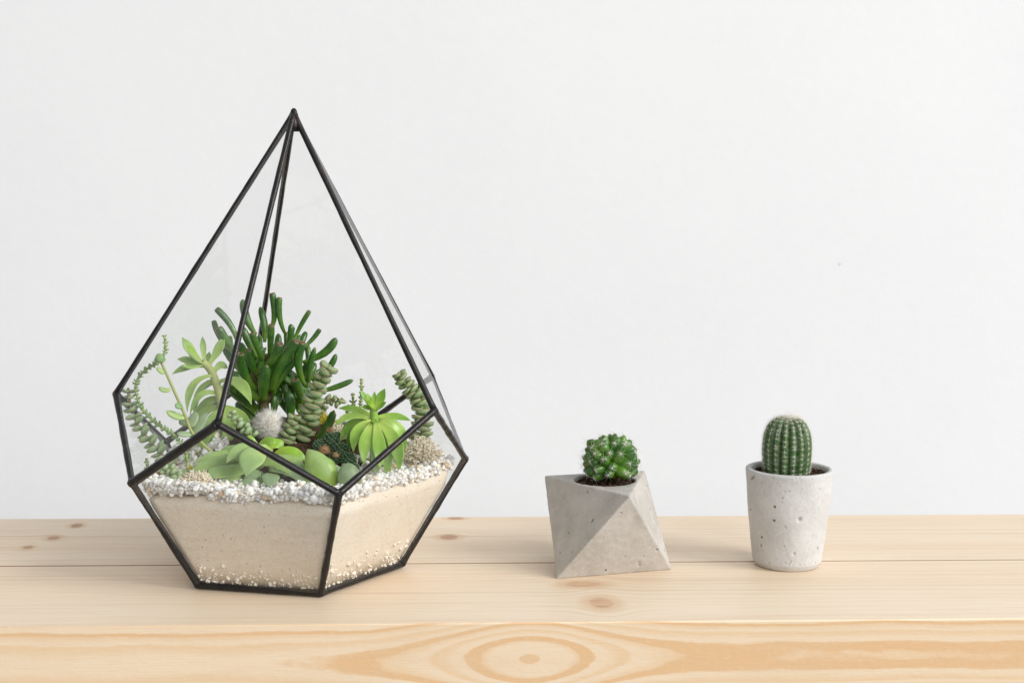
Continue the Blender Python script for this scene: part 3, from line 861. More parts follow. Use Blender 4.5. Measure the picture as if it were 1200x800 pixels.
# --- tall pale succulent behind the left panes
Y = 0.915
b = Z1(440, 650, Y); b.z = mound_z(b.x, b.y) - .002
pale = thing('leggy_succulent', 'tall leggy pale green succulent with a nodding rosette behind the left glass', 'succulent', b)
mb = MB(); tube(mb, bez([b, Z1(446, 560, Y), Z1(448, 470, Y), Z1(430, 390, Y), Z1(405, 330, Y), Z1(375, 300, Y - .003)], 24), lambda s: 0.0030 - .0008 * s, 10); mb.build('stem', 'stem', pale)
D = Vector((0, 0, 1))
rosette(pale, 'pale', [
 ((360,300),(298,208),46,0,.004),((365,300),(280,290),38,-.002,-.006),((378,318),(260,348),36,-.002,-.008,(0,0,.002)),((382,300),(375,203),28,.002,.010),((400,310),(456,203),46,0,.004,(.001,0,0)),
 ((392,305),(402,262),26,.004,.010),((375,305),(322,268),58,-.004,-.016),((375,310),(300,318),44,-.004,-.014),((370,296),(312,235),34,-.002,-.012,(0,0,0),'pointed','bright'),
 ((412,352),(318,490),40,-.002,-.006,(-.004,0,.005)),((425,372),(345,520),34,.004,.004,(-.003,0,.006)),((436,385),(365,415),40,.004,.010,(0,0,.003)),((445,430),(328,500),38,0,-.006,(-.002,0,.007)),
 ((420,340),(470,325),48,.002,.010,(0,0,.003)),((440,375),(560,462),56,-.004,-.030,(.002,0,.006)),((448,440),(350,560),62,.004,.008,(-.002,0,.006)),((450,470),(330,610),64,.002,.004,(-.003,0,.006)),
 ((452,480),(400,640),70,-.004,-.016,(-.003,0,.004)),((452,470),(470,640),66,-.004,-.016,(.002,0,.004)),((455,470),(540,600),60,0,-.010,(.004,0,.004)),((450,400),(500,420),40,.006,.014,(0,0,.004)),
 ((450,540),(365,660),60,-.006,-.022,(-.002,0,.005)),((450,560),(430,680),60,-.006,-.024)], Z1, 3.2, Y, 0.15, 'pointed', 0.8, 0.84)

# --- trailing strand with rounded bead leaves and its yellow stem
Y = 0.885
b = Z1(425, 650, Y); b.z = mound_z(b.x, b.y)
yst = thing('arching_stem_succulent', 'thin yellow green arching stem with a few oval leaves behind the left glass', 'succulent', b)
mb = MB(); tube(mb, bez([b, Z1(420, 648, Y), Z1(340, 570, Y), Z1(310, 500, Y), Z1(265, 400, Y), Z1(222, 305, Y + .004), Z1(212, 290, Y + .004)], 30), lambda s: 0.0010 - .0002 * s, 8); mb.build('stem', 'stem', yst)
rosette(yst, 'pale', [((232,345),(203,322),20,0,-.002),((255,403),(211,396),20,0,-.003,(0,0,-.001)),((300,468),(272,462),27,-.002,-.004,(0,0,0),'oval','chain'),((310,508),(240,484),30,0,-.004,(0,0,-.001)),
  ((335,572),(280,570),26,0,-.004,(0,0,0),'oval','pale_grey'),((330,545),(352,488),38,.004,.008,(0,0,0),'oval','pale_grey'),((345,570),(392,490),42,.006,.012,(0,0,0),'oval','pale_grey'),((325,530),(290,515),40,.006,.010,(0,0,0),'oval','pale_grey'),
  ((218,300),(198,285),24,0,.004,(0,0,0),'oval','chain'),((215,300),(235,285),24,0,.004,(0,0,0),'oval','chain'),((215,300),(212,268),28,0,.002,(0,0,0),'oval','chain')], Z1, 3.2, Y, 0.5, 'oval', 0.1)

def chain(name, label, Zf, pts, dia, step, mat, stemr=.0008, base=None, group=None, scale=1.0):
    """watch-chain succulent: four rows of tiny scale leaves, too small to pick apart"""
    path = bez([Zf(*p) for p in pts], 120)
    o = thing(name, label, 'succulent', path[0], group)
    mb = MB(); tube(mb, path, stemr, 6); mb.build('stem', 'stem', o)
    L = [0.0]
    for i in range(1, len(path)): L.append(L[-1] + (path[i] - path[i - 1]).length)
    mb = MB(); d = 0.0; k = 0
    while d < L[-1]:
        i = min(int(np.searchsorted(L, d)), len(path) - 2)
        T, Sd, N = frame(path[i + 1] - path[i], Vector((.2, -.4, .9)))
        R = dia * .5 * random.uniform(.8, 1.15) * (0.65 + 0.35 * min(1, (L[-1] - d) / (dia * 1.5)))
        for j in range(2):
            a = (k % 2) * PI / 2 + j * PI + random.uniform(-.25, .25) + .6
            D_ = Sd * math.cos(a) + N * math.sin(a)
            leaf(mb, path[i], path[i] + D_ * R + T * R * .75, R * 1.2, R * .55, D_ * R * .12, T, 'oval', nl=4, ns=6, chan=0)
        d += step * random.uniform(.85, 1.15); k += 1
    mb.build('foliage', mat, o)
    return o
chain('watch_chain_succulent', 'thin green strand of scale leaves looping up beside the left corner', Z1,
      [(320,690,.885),(312,640,.885),(275,580,.885),(215,540,.888),(170,500,.893),(140,460,.897),(126,400,.900),(135,360,.900),(170,325,.897),(205,305,.892)], 8.5 * PX, .0022, 'chain', group=None)
chain('watch_chain_succulent', 'short upright scale-leaf tip on top of the yellow green arching stem', Z1,
      [(212,300,.889),(222,285,.889),(236,262,.889),(238,235,.889),(232,200,.889)], 7.5 * PX, .0020, 'chain')
chain('watch_chain_succulent', 'upright dark green scale-leaf stem behind the bright green rosette, tallest of three', Z3,
      [(220,420,.955),(222,330,.955),(218,300,.955),(225,220,.955),(226,140,.955)], 27 / 4.21 * PX, .0019, 'chain_dark')
chain('watch_chain_succulent', 'thick upright dark green scale-leaf stem between the jade and the bright rosette', Z3,
      [(190,420,.958),(188,340,.958),(186,280,.958),(182,212,.958)], 38 / 4.21 * PX, .0021, 'chain_dark')
chain('watch_chain_succulent', 'lowest scale-leaf stem behind the drooping leaves of the bright rosette', Z3,
      [(150,420,.960),(152,350,.960),(155,310,.960),(160,272,.960)], 30 / 4.21 * PX, .0021, 'chain_dark')
chain('watch_chain_succulent', 'tiny green sprig at the foot of the strand in the left corner', Z1,
      [(172,700,.89),(168,690,.89),(165,660,.89)], 8 * PX, .0018, 'chain_dark')

def buttons(name, label, Zf, pts, d0, d1, mat, n, stem='stem_brown', flatness=0.85, tilt=0.25, wide=1.45):
    """stacked 'button' succulent: pairs of thick leaves threaded on a stem"""
    path = bez([Zf(*p) for p in pts], 90)
    o = thing(name, label, 'succulent', path[0])
    mb = MB(); tube(mb, path, .0009, 6); mb.build('stem', stem, o)
    L = [0.0]
    for i in range(1, len(path)): L.append(L[-1] + (path[i] - path[i - 1]).length)
    ph = random.random() * 2
    for k in range(n):
        s = (k + .35) / n
        i = min(int(np.searchsorted(L, s * L[-1])), len(path) - 2)
        T, Sd, N = frame(path[i + 1] - path[i], Vector((.2, -.4, .9)))
        T = (T + Vector((random.uniform(-.18, .18), random.uniform(-.18, .18), 0))).normalized()
        T, Sd, N = frame(T, N)
        R = (d0 + (d1 - d0) * s) * .62 * PX * random.uniform(.92, 1.1)
        step = L[-1] / n
        for j in range(2):
            a = ph + (k % 2) * PI / 2 + j * PI + random.uniform(-.22, .22)
            D_ = Sd * math.cos(a) + N * math.sin(a)
            mb = MB()
            leaf(mb, path[i] - D_ * R * .08, path[i] + D_ * R + T * R * tilt, R * wide, min(step * 1.25, R * flatness), D_ * R * .05 - T * R * .04, T, 'oval', nl=7, ns=10, chan=0.12)
            mb.build('leaf', mat, o)
    return o
buttons('button_succulent', 'thick column of stacked red-rimmed button leaves in front of the jade', Z2, [(385,760,.895),(390,730,.895),(402,680,.895),(425,610,.894),(440,540,.893),(462,480,.893),(490,420,.893),(522,372,.893)], 25, 17, 'button', 16)
buttons('button_succulent', 'short stack of green button leaves beside the white woolly ball', Z2, [(315,760,.888),(322,730,.888),(332,690,.888),(350,640,.889),(366,590,.889)], 19, 13, 'button', 8)
buttons('button_succulent', 'stacked bead-leaf strand hanging in the left corner behind glass', Z1, [(250,690,.893),(235,660,.893),(200,622,.895),(165,580,.897),(135,538,.899),(112,490,.900),(100,435,.901),(96,398,.902)], 20, 15, 'button_green', 14, tilt=.35, flatness=.5, wide=1.3)
buttons('button_succulent', 'grey green column of tightly stacked leaves leaning at the right glass', Z3, [(498,500,.930),(505,470,.930),(518,430,.930),(527,370,.931),(526,310,.932),(514,250,.933),(482,205,.934),(440,165,.934),(408,108,.934)], 28, 15, 'button', 21)
buttons('button_succulent', 'small button-leaf sprig behind the front metal corner, left of the woolly ball', Z2, [(178,690,.882),(160,668,.882),(125,640,.884),(100,612,.885),(75,580,.886)], 13, 11, 'button_green', 7)
buttons('button_succulent', 'small curling button-leaf vine between jade and bright rosette', Z2, [(480,610,.935),(488,560,.935),(505,520,.935),(535,530,.935),(560,545,.935),(578,520,.935)], 11, 11, 'button', 8)

buttons('button_succulent', 'low button-leaf sprig lying on the gravel behind the left pane', Z4, [(250,250,.862),(232,228,.864),(205,215,.866),(180,222,.868)], 12, 11, 'button_green', 5)

# --- white woolly ball cactus
c = Z2(245, 645, .892); R = 19.5 * PX
ball = thing('woolly_cactus', 'small round cactus covered in white wool in front of the jade stem', 'cactus', c - Vector((0, 0, R)))
mb = MB(); v, f = ICO2; mb.add([c + Vector(q) * R * .72 for q in v], [tuple(x) for x in f]); mb.build('body', 'hair_body', ball)
mb = MB()
for k in range(2300):
    d = rdir(-.7)
    p = c + d * R * .70
    q = p + (d + rdir(-1) * .75).normalized() * R * random.uniform(.25, .62)
    spike(mb, p, q, random.uniform(.00012, .00024))
mb.build('wool', 'hair', ball, kind='stuff')

# --- broad leaved rosette behind the front panes
Y = 0.868
c = Z4(590, 190, Y)
fr_ = thing('broad_leaf_rosette', 'spreading rosette of broad pointed pale green leaves behind the front left glass', 'succulent', Vector((c.x, c.y, mound_z(c.x, c.y) - .001)))
mb = MB(); tube(mb, bez([Vector((c.x, c.y + .004, mound_z(c.x, c.y) - .002)), c + Vector((0, .003, -.004)), c + Vector((0, .001, .002))], 6), .0035, 10); mb.build('stem', 'stem', fr_)
rosette(fr_, 'front', [
 ((620,130),(455,190),66,-.002,-.020,(-.002,0,.004)),((640,125),(540,248),112,-.006,-.030,(-.002,-.003,.004)),((590,215),(370,240),72,-.002,-.020,(0,-.002,.001),'blunt'),
 ((540,170),(285,240),58,.004,-.010,(0,-.002,.003)),((520,150),(308,196),32,.008,.000,(0,0,.003)),((450,215),(192,262),44,.004,-.008,(0,0,.002),'pointed','pale_grey'),
 ((600,190),(800,268),96,-.004,-.020,(.002,0,.005)),((640,215),(820,292),70,-.010,-.024,(.002,0,.004),'blunt','pale_grey'),((560,240),(430,285),70,-.004,-.022,(0,0,.003)),((650,240),(640,300),80,-.008,-.028,(0,0,.003),'pointed','pale_grey'),((580,160),(400,170),60,.008,.006,(0,0,.004)),((600,150),(520,110),60,.008,.014,(0,0,.003)),((620,140),(700,120),56,.006,.010,(0,0,.003),'blunt','bright'),((588,140),(662,104),46,.0,-.006,(0,0,.003),'blunt','bright'),((655,165),(790,182),46,.000,-.004,(0,0,.005),'blunt','bright'),
 ((575,130),(550,70),40,.002,.004,(0,0,0),'pointed','bright'),((610,230),(530,282),60,-.004,-.022,(0,0,.002),'pointed','pale_grey'),((620,270),(520,285),44,-.008,-.024,(0,0,.003),'blunt','pale_grey'),((690,285),(590,290),50,-.010,-.022,(0,0,.003),'blunt','front'),
 ((700,240),(840,275),56,-.010,-.018,(0,0,.003),'pointed','pale_grey'),((560,200),(440,215),60,.004,.000,(0,0,.003)),((640,200),(720,235),60,-.006,-.016,(0,0,.003))], Z4, 3.636, Y, 0.26, 'pointed', 0.30, 0.95)

# --- thick split leaves
Y = 0.846
b = Z4(868, 325, Y)
fat1 = thing('thick_leaf_succulent', 'pair of fat rounded green leaves, larger of two beside the front metal corner', 'succulent', b)
mb = MB(); leaf(mb, Z4(858, 330, Y), Z4(800, 132, Y + .002), 150 / 3.636 * PX, .016, (.003, -.001, 0), (-.25, -.9, .25), 'egg', nl=16, ns=16, chan=-.1); mb.build('leaf', 'thick', fat1)
mb = MB(); leaf(mb, Z4(890, 325, Y + .010), Z4(858, 165, Y + .012), 110 / 3.636 * PX, .012, (.003, 0, 0), (.8, -.5, .2), 'oval', nl=14, ns=14, chan=0); mb.build('leaf', 'bright', fat1)
Y2 = .838
b = Z4(962, 325, Y2)
fat2 = thing('thick_leaf_succulent', 'dull green split-leaf succulent, smaller of two beside the front metal corner', 'succulent', b)
mb = MB(); leaf(mb, Z4(968, 328, Y2), Z4(950, 195, Y2 + .002), 98 / 3.636 * PX, .012, (.003, 0, 0), (.25, -.9, .25), 'oval', nl=14, ns=14, chan=-.1); mb.build('leaf', 'pale_grey', fat2)
mb = MB(); leaf(mb, Z4(935, 325, Y2 + .010), Z4(920, 195, Y2 + .012), 62 / 3.636 * PX, .010, (-.001, 0, 0), (-.6, -.7, .2), 'oval', nl=12, ns=12, chan=0); mb.build('leaf', 'pale_grey', fat2)

# --- bright green drooping rosette
Y = 0.880
b = Z3(290, 480, Y); b.z = mound_z(b.x, b.y) - .003
lime = thing('bright_rosette', 'bright lime green rosette with drooping pointed leaves on the right', 'succulent', b)
mb = MB(); tube(mb, bez([b, Z3(290, 400, Y), Z3(290, 350, Y), Z3(285, 300, Y), Z3(280, 262, Y)], 12), lambda s: .0030 - .0009 * s, 10); mb.build('stem', 'lime', lime)
rosette(lime, 'lime', [
 ((285,330),(110,288),40,.004,.010,(0.0000,0.0000,0.0018)),((280,345),(92,378),42,0,-.006,(-0.0014,0.0000,0.0042)),((300,332),(472,350),40,0,-.004,(0.0000,0.0000,0.0018)),((278,350),(118,460),52,.004,.004,(-0.0021,0.0000,0.0048)),
 ((275,352),(186,505),58,-.004,-.016,(-0.0028,0.0000,0.0036)),((283,355),(238,565),66,-.006,-.024,(-0.0014,-0.0028,0.0024)),((296,356),(318,590),70,-.006,-.026,(0.0007,-0.0035,0.0024)),((305,352),(412,600),74,-.004,-.016,(0.0035,-0.0021,0.0036)),
 ((312,345),(440,500),56,.004,.006,(0.0035,0.0000,0.0048)),((315,345),(405,430),46,.006,.014,(0.0028,0.0000,0.0036)),((270,350),(160,520),54,.006,.010,(-0.0028,0.0000,0.0042)),((300,355),(360,640),60,-.002,-.012,(0.0014,-0.0028,0.0030)),((300,355),(300,640),60,0,-.012,(0.0000,-0.0028,0.0024),'pointed','pale_grey'),
 ((285,350),(292,365),34,-.004,-.012,(0.0000,0.0000,0.0012)),
 ((295,295),(342,188),44,-.001,-.004),((300,298),(348,255),30,-.002,-.010),((288,280),(290,203),24,.002,.006),((280,280),(252,212),26,0,0,(0.0000,0.0000,0.0000),'pointed','bright'),((278,285),(218,195),30,.002,.004),((285,292),(225,278),30,-.002,-.008),
 ((280,285),(238,235),28,-.003,-.008,(0.0000,0.0000,0.0000),'pointed','bright'),((285,285),(270,230),26,-.004,-.010,(0.0000,0.0000,0.0000),'pointed','bright'),((292,290),(255,262),30,-.004,-.012,(0.0000,0.0000,0.0000),'pointed','bright')], Z3, 4.21, Y, 0.14, 'pointed', 0.9)

# --- dark knobbly cactus with brown wool
dk = thing('knobbly_cactus', 'dark green knobbly cactus clump with brown wool between thick leaves and bright rosette', 'cactus', Z5(680, 560, .872))
mb = MB()
for (zx, zy, r, yy) in ((560,420,60,.886),(650,380,80,.888),(730,460,80,.880),(790,530,70,.874),(835,590,45,.868),(610,400,60,.892),(700,350,50,.894),(680,520,60,.876)):
    c = Z5(zx, zy, yy); R = r / 6.67 * PX * .78
    b1 = MB(); v, f = ICO2
    b1.add([c + Vector(q) * R * .9 for q in v], [tuple(x) for x in f], [0.2] * len(v)); b1.build('head', 'darkcactus', dk)
    n_ = 60
    b2 = MB()
    for k in range(n_):
        zz = 1 - 1.75 * (k + .5) / n_; a = k * 2.39996; q = math.sqrt(max(0, 1 - zz * zz))
        d = Vector((q * math.cos(a), q * math.sin(a), zz))
        p = c + d * R * .82
        leaf(b2, p, p + d * R * .42 + Vector((0, 0, R * .08)), R * .34, R * .30, (0, 0, 0), (0, 0, 1), 'oval', nl=4, ns=6, chan=0)
    b2.build('tubercles', 'darkcactus', dk, kind='stuff')
for (zx, zy, r, yy) in ((600,455,62,.874),(690,490,34,.868),(640,300,46,.895)):
    c = Z5(zx, zy, yy); R = r / 6.67 * PX
    for k in range(420):
        d = rdir(-.5); p = c + d * R * .25
        spike(mb, p, p + (d + rdir(-1) * .5).normalized() * R * random.uniform(.4, .85), .00013)
mb.build('wool', 'spine_brown', dk, kind='stuff')

def moss(name, label, mat, centre, rx, ry, rz, n, r=.00028):
    o_ = MB(); centre = Vector(centre)
    for k in range(n):
        d = rdir(-.1)
        p = centre + Vector((d.x * rx, d.y * ry, d.z * rz)) * random.uniform(.0, .75)
        dirv = (d + Vector((0, 0, .4)) + rdir(-1) * .7).normalized()
        L = random.uniform(.35, .6) * min(rx, rz)
        path = [p]
        for s in range(4):
            dirv = (dirv + rdir(-1) * .65).normalized(); path.append(path[-1] + dirv * L / 4)
            if random.random() < .55:
                q = path[-1]; e = (dirv + rdir(-1)).normalized()
                tube(o_, [q, q + e * L * .16, q + (e + rdir(-1) * .5).normalized() * L * .34], lambda s: r * (1 - .4 * s), 4)
        tube(o_, path, lambda s: r * (1.15 - .5 * s), 4)
    ob = o_.build(name, mat, None)
    return tag(ob, label, 'moss', 'stuff')
moss('dried_moss', 'tuft of beige dried moss on the gravel at the right glass', 'moss_beige', Z3(518, 528, .898), 25 * PX, .011, 22 * PX, 560, .00034)
moss('dried_moss', 'tuft of beige dried moss on the gravel behind the front left pane', 'moss_beige', Z4(330, 268, .840), 22 * PX, .007, 11 * PX, 380, .00030)
moss('yellow_moss', 'yellow moss showing behind the leaning jade leaf', 'moss_yellow', Z2(505, 640, .925), 15 * PX, .008, 14 * PX, 260)
moss('yellow_moss', 'small bit of yellow moss seen between the jade stems', 'moss_yellow', Z2(300, 535, .955), 8 * PX, .005, 14 * PX, 120)
moss('yellow_moss', 'speck of yellow moss under the leaf tips behind the left pane', 'moss_yellow', Z4(300, 215, .868), 7 * PX, .004, 4 * PX, 60)
moss('yellow_moss', 'yellow moss clump on the soil between the stacked column and knobbly cactus', 'moss_yellow', Z2(462, 705, .905), 15 * PX, .008, 10 * PX, 240)
moss('dried_moss', 'pale moss clump on the soil under the bright rosette stem', 'moss_beige', Z2(560, 690, .905), 20 * PX, .010, 12 * PX, 300)
moss('brown_moss', 'brown moss on the soil beside the white woolly ball', 'moss_brown', Z2(190, 735, .895), 16 * PX, .008, 7 * PX, 220)
moss('brown_moss', 'brown bark-coloured moss at the left edge of the gravel', 'moss_brown', Z4(165, 245, .868), 12 * PX, .006, 6 * PX, 160)
moss('dried_moss', 'pale moss behind the knobbly cactus', 'moss_beige', Z5(690, 290, .915), 12 * PX, .006, 8 * PX, 160)

# ------------------------------------------------------------------ faceted concrete planter and its cactus
HO = 0.0527
OT = [onz(638, 557, HO), onz(738, 581, HO), onz(756, 551, HO)]
OB = [onz(652, 678, 0.0), onz(787, 667, 0.0), Vector((0.0444, 0.9469, 0.0))]
hc = onz(709, 562.5, HO)
def tri_in(A, B, C):
    a, b, c = (B - C).length, (C - A).length, (A - B).length
    return (A * a + B * b + C * c) / (a + b + c), 2 * ((B - A).cross(C - A).length / 2) / (a + b + c)
ic, ir = tri_in(*OT)
hc = ic.copy(); HR = min(0.0186, ir - 0.0012)
octo = thing('faceted_planter', 'grey faceted concrete planter with triangular faces on the pine table', 'planter', (ic.x, ic.y, 0))
bm = bmesh.new()
angs = sorted([2 * PI * k / 60 for k in range(60)] + [math.atan2(p.y - hc.y, p.x - hc.x) % (2 * PI) for p in OT])
def to_edge(a):
    d = Vector((math.cos(a), math.sin(a), 0)); best = None
    for i in range(3):
        A, B = OT[i], OT[(i + 1) % 3]; e = B - A
        den = d.x * e.y - d.y * e.x
        if abs(den) < 1e-12: continue
        w = A - hc
        t = (w.x * e.y - w.y * e.x) / den; s = (w.x * d.y - w.y * d.x) / den
        if t > 0 and -1e-6 <= s <= 1 + 1e-6 and (best is None or t < best[0]): best = (t, i)
    return hc + d * best[0], best[1]
outer = [to_edge(a) for a in angs]
ov = [bm.verts.new(p) for p, _ in outer]
iv = [bm.verts.new(hc + Vector((math.cos(a) * HR, math.sin(a) * HR, 0))) for a in angs]
dv = [bm.verts.new(hc + Vector((math.cos(a) * HR * .92, math.sin(a) * HR * .92, -.016))) for a in angs]
bv = [bm.verts.new(p) for p in OB]
n = len(angs)
for k in range(n):
    j = (k + 1) % n
    bm.faces.new((ov[k], ov[j], iv[j], iv[k])); bm.faces.new((iv[k], iv[j], dv[j], dv[k]))
bm.faces.new(dv)
ci = [min(range(n), key=lambda k: (ov[k].co - p).length) for p in OT]
for i in range(3):
    k = ci[i]; run = [k]
    while run[-1] != ci[(i + 1) % 3]: run.append((run[-1] + 1) % n)
    for a_, b_ in zip(run, run[1:]): bm.faces.new((ov[b_], ov[a_], bv[i]))
for i in range(3): bm.faces.new((ov[ci[i]], bv[(i - 1) % 3], bv[i]))
bm.faces.new((bv[0], bv[2], bv[1]))
bmesh.ops.recalc_face_normals(bm, faces=bm.faces)
me = bpy.data.meshes.new('octa_raw'); bm.to_mesh(me); bm.free()
tmp = bpy.data.objects.new('octa_raw', me); COL.objects.link(tmp)
md = tmp.modifiers.new('r', 'REMESH'); md.mode = 'VOXEL'; md.voxel_size = 0.00055; md.use_smooth_shade = True
sm = tmp.modifiers.new('s', 'SMOOTH'); sm.factor = 0.5; sm.iterations = 5
dg = bpy.context.evaluated_depsgraph_get()
me2 = bpy.data.meshes.new_from_object(tmp.evaluated_get(dg)); me2.name = 'body'
bpy.data.objects.remove(tmp)
N_ = len(me2.vertices)
co = np.zeros(N_ * 3, np.float32); me2.vertices.foreach_get('co', co); co = co.reshape(-1, 3)
nr = np.zeros(N_ * 3, np.float32); me2.vertices.foreach_get('normal', nr); nr = nr.reshape(-1, 3)
pit = np.zeros(N_, np.float32)
low_ = np.array([0.00030 * mnoise.noise(Vector(p) * 60) + 0.00016 * mnoise.noise(Vector(p) * 260) for p in co.tolist()])
co2 = co + nr * low_[:, None]
def plane_hit(px, py, A, B, C):
    nn = (B - A).cross(C - A); d = ray(px, py); o = Vector((0, 0, CAMH))
    return o + d * ((A - o).dot(nn) / d.dot(nn))
fl = (OT[0], OT[1], OB[0]); fm = (OT[1], OB[0], OB[1]); frt = (OT[1], OT[2], OB[1])
dents = []
for (zx, zy, r, dp) in ((325,388,.0008,.0009),(330,382,.0007,.0009),(334,378,.0006,.0009),(185,458,.0007,.0007),(132,578,.0007,.0007),(95,300,.0005,.0006),(160,250,.0005,.0005),(230,350,.0005,.0005),(205,575,.0005,.0006),(300,215,.0008,.0006)):
    dents.append((plane_hit(630 + zx / 5.16, 535 + zy / 5.16, *fl), r, dp))
for (zx, zy, r, dp) in ((722,563,.0009,.0009),(505,340,.0006,.0007),(610,640,.0010,.0008),(612,655,.0010,.0008),(430,350,.0014,.0009),(500,235,.0016,.0009),(440,340,.0012,.0007),(530,600,.0005,.0005),(640,600,.0006,.0005)):
    dents.append((plane_hit(630 + zx / 5.16, 535 + zy / 5.16, *fm), r, dp))
for (zx, zy, r, dp) in ((585,240,.0009,.0009),(592,262,.0008,.0009),(660,300,.0006,.0007)):
    dents.append((plane_hit(630 + zx / 5.16, 535 + zy / 5.16, *frt), r, dp))
for c, r, dp in dents:
    d = np.linalg.norm(co - np.array(c), axis=1)
    g = np.clip(1 - d / (r * 1.5), 0, 1); g = g * g * (3 - 2 * g)
    co2 -= nr * (g * dp)[:, None]
    if r < .001: pit = np.maximum(pit, np.clip(g * 1.6 - .3, 0, 1))
# keep the foot flat on the table
co2[:, 2] = np.maximum(co2[:, 2], 0.0)
co2 -= np.array([ic.x, ic.y, 0])
me2.vertices.foreach_set('co', co2.astype(np.float32).ravel())
a = me2.attributes.new('pit', 'FLOAT', 'POINT'); a.data.foreach_set('value', pit.astype(np.float32))
me2.materials.clear(); me2.materials.append(MAT['concrete_grey']); me2.update()
o = bpy.data.objects.new('body', me2); COL.objects.link(o); o.parent = octo

def soil_disc(name, label, c, R, n_crumb, lump=.0010):
    mb = MB(); vs, fs = [], []; NR, NA = 10, 40
    for a in range(NR + 1):
        for k in range(NA):
            s = a / NR; an = 2 * PI * k / NA
            x, y = c.x + R * s * math.cos(an), c.y + R * s * math.sin(an)
            vs.append((x, y, c.z + lump * mnoise.noise(Vector((x * 260, y * 260, 3))) + lump * .8 * (1 - s)))
    for a in range(NR):
        for k in range(NA): fs.append((a * NA + k, (a + 1) * NA + k, (a + 1) * NA + (k + 1) % NA, a * NA + (k + 1) % NA))
    mb.add(vs, fs)
    v, f = ICO1
    for k in range(n_crumb):
        s = math.sqrt(random.random()) * .96; an = random.random() * 2 * PI; r = random.choice((.0004, .0005, .0007, .0009, .0012))
        p = Vector((c.x + R * s * math.cos(an), c.y + R * s * math.sin(an), c.z + r * .6 + lump * .5))
        q = Matrix.Rotation(random.random() * 6, 3, rdir(-1)) @ Matrix.Diagonal(Vector((r * random.uniform(1, 2.2), r, r * .7)))
        mb.add([p + q @ Vector(x) for x in v], [tuple(x) for x in f])
    o = mb.build(name, 'soil', None, smooth=False)
    return tag(o, label, 'soil', 'stuff')
soil_disc('potting_soil', 'dark brown soil in the hole of the faceted planter', hc + Vector((0, 0, -.0030)), HR * .975, 260)

# pincushion cactus
c = aty(716, 540.5, hc.y - 0.001); MS = c.y / FPX
mam = thing('pincushion_cactus', 'small knobbly green cactus with white star spines in the faceted planter', 'cactus', (c.x, c.y, hc.z - .005))
RX, RZ = 20.3 * MS, 20.8 * MS
mb = MB(); v, f = ico(3)
mb.add([c + Vector((q[0] * RX, q[1] * RX, q[2] * RZ)) for q in v], [tuple(x) for x in f], [0.0] * len(v)); mb.build('body', 'mam', mam)
NT = 62
for k in range(NT):
    zz = 0.985 - 1.62 * (k + .3) / NT; a = k * 2.39996 + 0.6; q = math.sqrt(max(0, 1 - zz * zz))
    d = Vector((q * math.cos(a), q * math.sin(a), zz))
    small = 0.45 if zz > .9 else (0.72 if zz > .75 else 1.0)
    p = c + Vector((d.x * RX, d.y * RX, d.z * RZ)) * .86
    dirv = (d + Vector((0, 0, .18)) + rdir(-1) * .16).normalized()
    if p.z < hc.z - .005: continue
    ln, w = 18.3 * MS * (0.75 + .25 * small) * random.uniform(.82, 1.15), 13.8 * MS * random.uniform(.9, 1.15) * (.5 + .5 * small)
    T, Sd, N = frame(dirv, Vector((.1, .1, 1)))
    vs, fs, ts = [], [], []
    prof = [(0, .95), (.25, 1.02), (.5, 1.0), (.7, .88), (.85, .64), (.95, .34), (1.0, .06)]
    for s, r in prof:
        for j in range(10):
            an = 2 * PI * j / 10
            vs.append(p + dirv * ln * s + (Sd * math.cos(an) + N * math.sin(an)) * w * .5 * r); ts.append(s)
    for i in range(len(prof) - 1):
        for j in range(10): fs.append((i * 10 + j, i * 10 + (j + 1) % 10, (i + 1) * 10 + (j + 1) % 10, (i + 1) * 10 + j))
    fs.append(tuple(60 + j for j in range(10)))
    mb = MB(); mb.add(vs, fs, ts); tb = mb.build('tubercle', 'mam', mam)
    tipp = p + dirv * ln * .98
    mb = MB()
    vv, ff = ICO1
    mb.add([tipp + Vector(x) * .00034 for x in vv], [tuple(x) for x in ff])
    ns_ = 9 if small < 1 else 8
    for j in range(ns_):
        an = 2 * PI * j / ns_ + random.random() * .4
        e = (Sd * math.cos(an) + N * math.sin(an)) + dirv * random.uniform(.1, .5)
        spike(mb, tipp, tipp + e.normalized() * random.uniform(7.0, 13.0) * MS * (1.0 if small == 1 else .75), .00009)
    if random.random() < .4:
        spike(mb, tipp, tipp + (dirv + rdir(-1) * .3).normalized() * 10 * MS, .00009)
    mb.build('spine_cluster', 'spine', tb)

# ------------------------------------------------------------------ round concrete pot and barrel cactus
pc = Vector((0.1693, 0.9150, 0)); PH = 0.0600
RO, RBm = 0.0264, 0.0212
pot = thing('round_pot', 'pale tapered round concrete pot with small air holes on the pine table', 'pot', pc)
prof = [(0.0, 0.0011), (0.0150, 0.0011), (0.0172, 0.0004), (0.0185, 0.0), (0.0195, 0.0012), (0.0204, 0.0030)]
NZ = 90
for i in range(1, NZ + 1):
    s = i / NZ; z = 0.0030 + (PH - 0.0012 - 0.0030) * s
    prof.append((0.0208 + (RO - 0.0208) * s + 0.0004 * math.sin(s * PI), z))
prof += [(RO - 0.0003, PH - 0.0004), (RO - 0.0010, PH), (RO - 0.0024, PH), (RO - 0.0033, PH - 0.0005), (RO - 0.0037, PH - 0.0016), (RO - 0.0044, PH - 0.008), (RO - 0.0052, PH - 0.016), (0.0, PH - 0.016)]
NA = 360
vs, fs = [], []
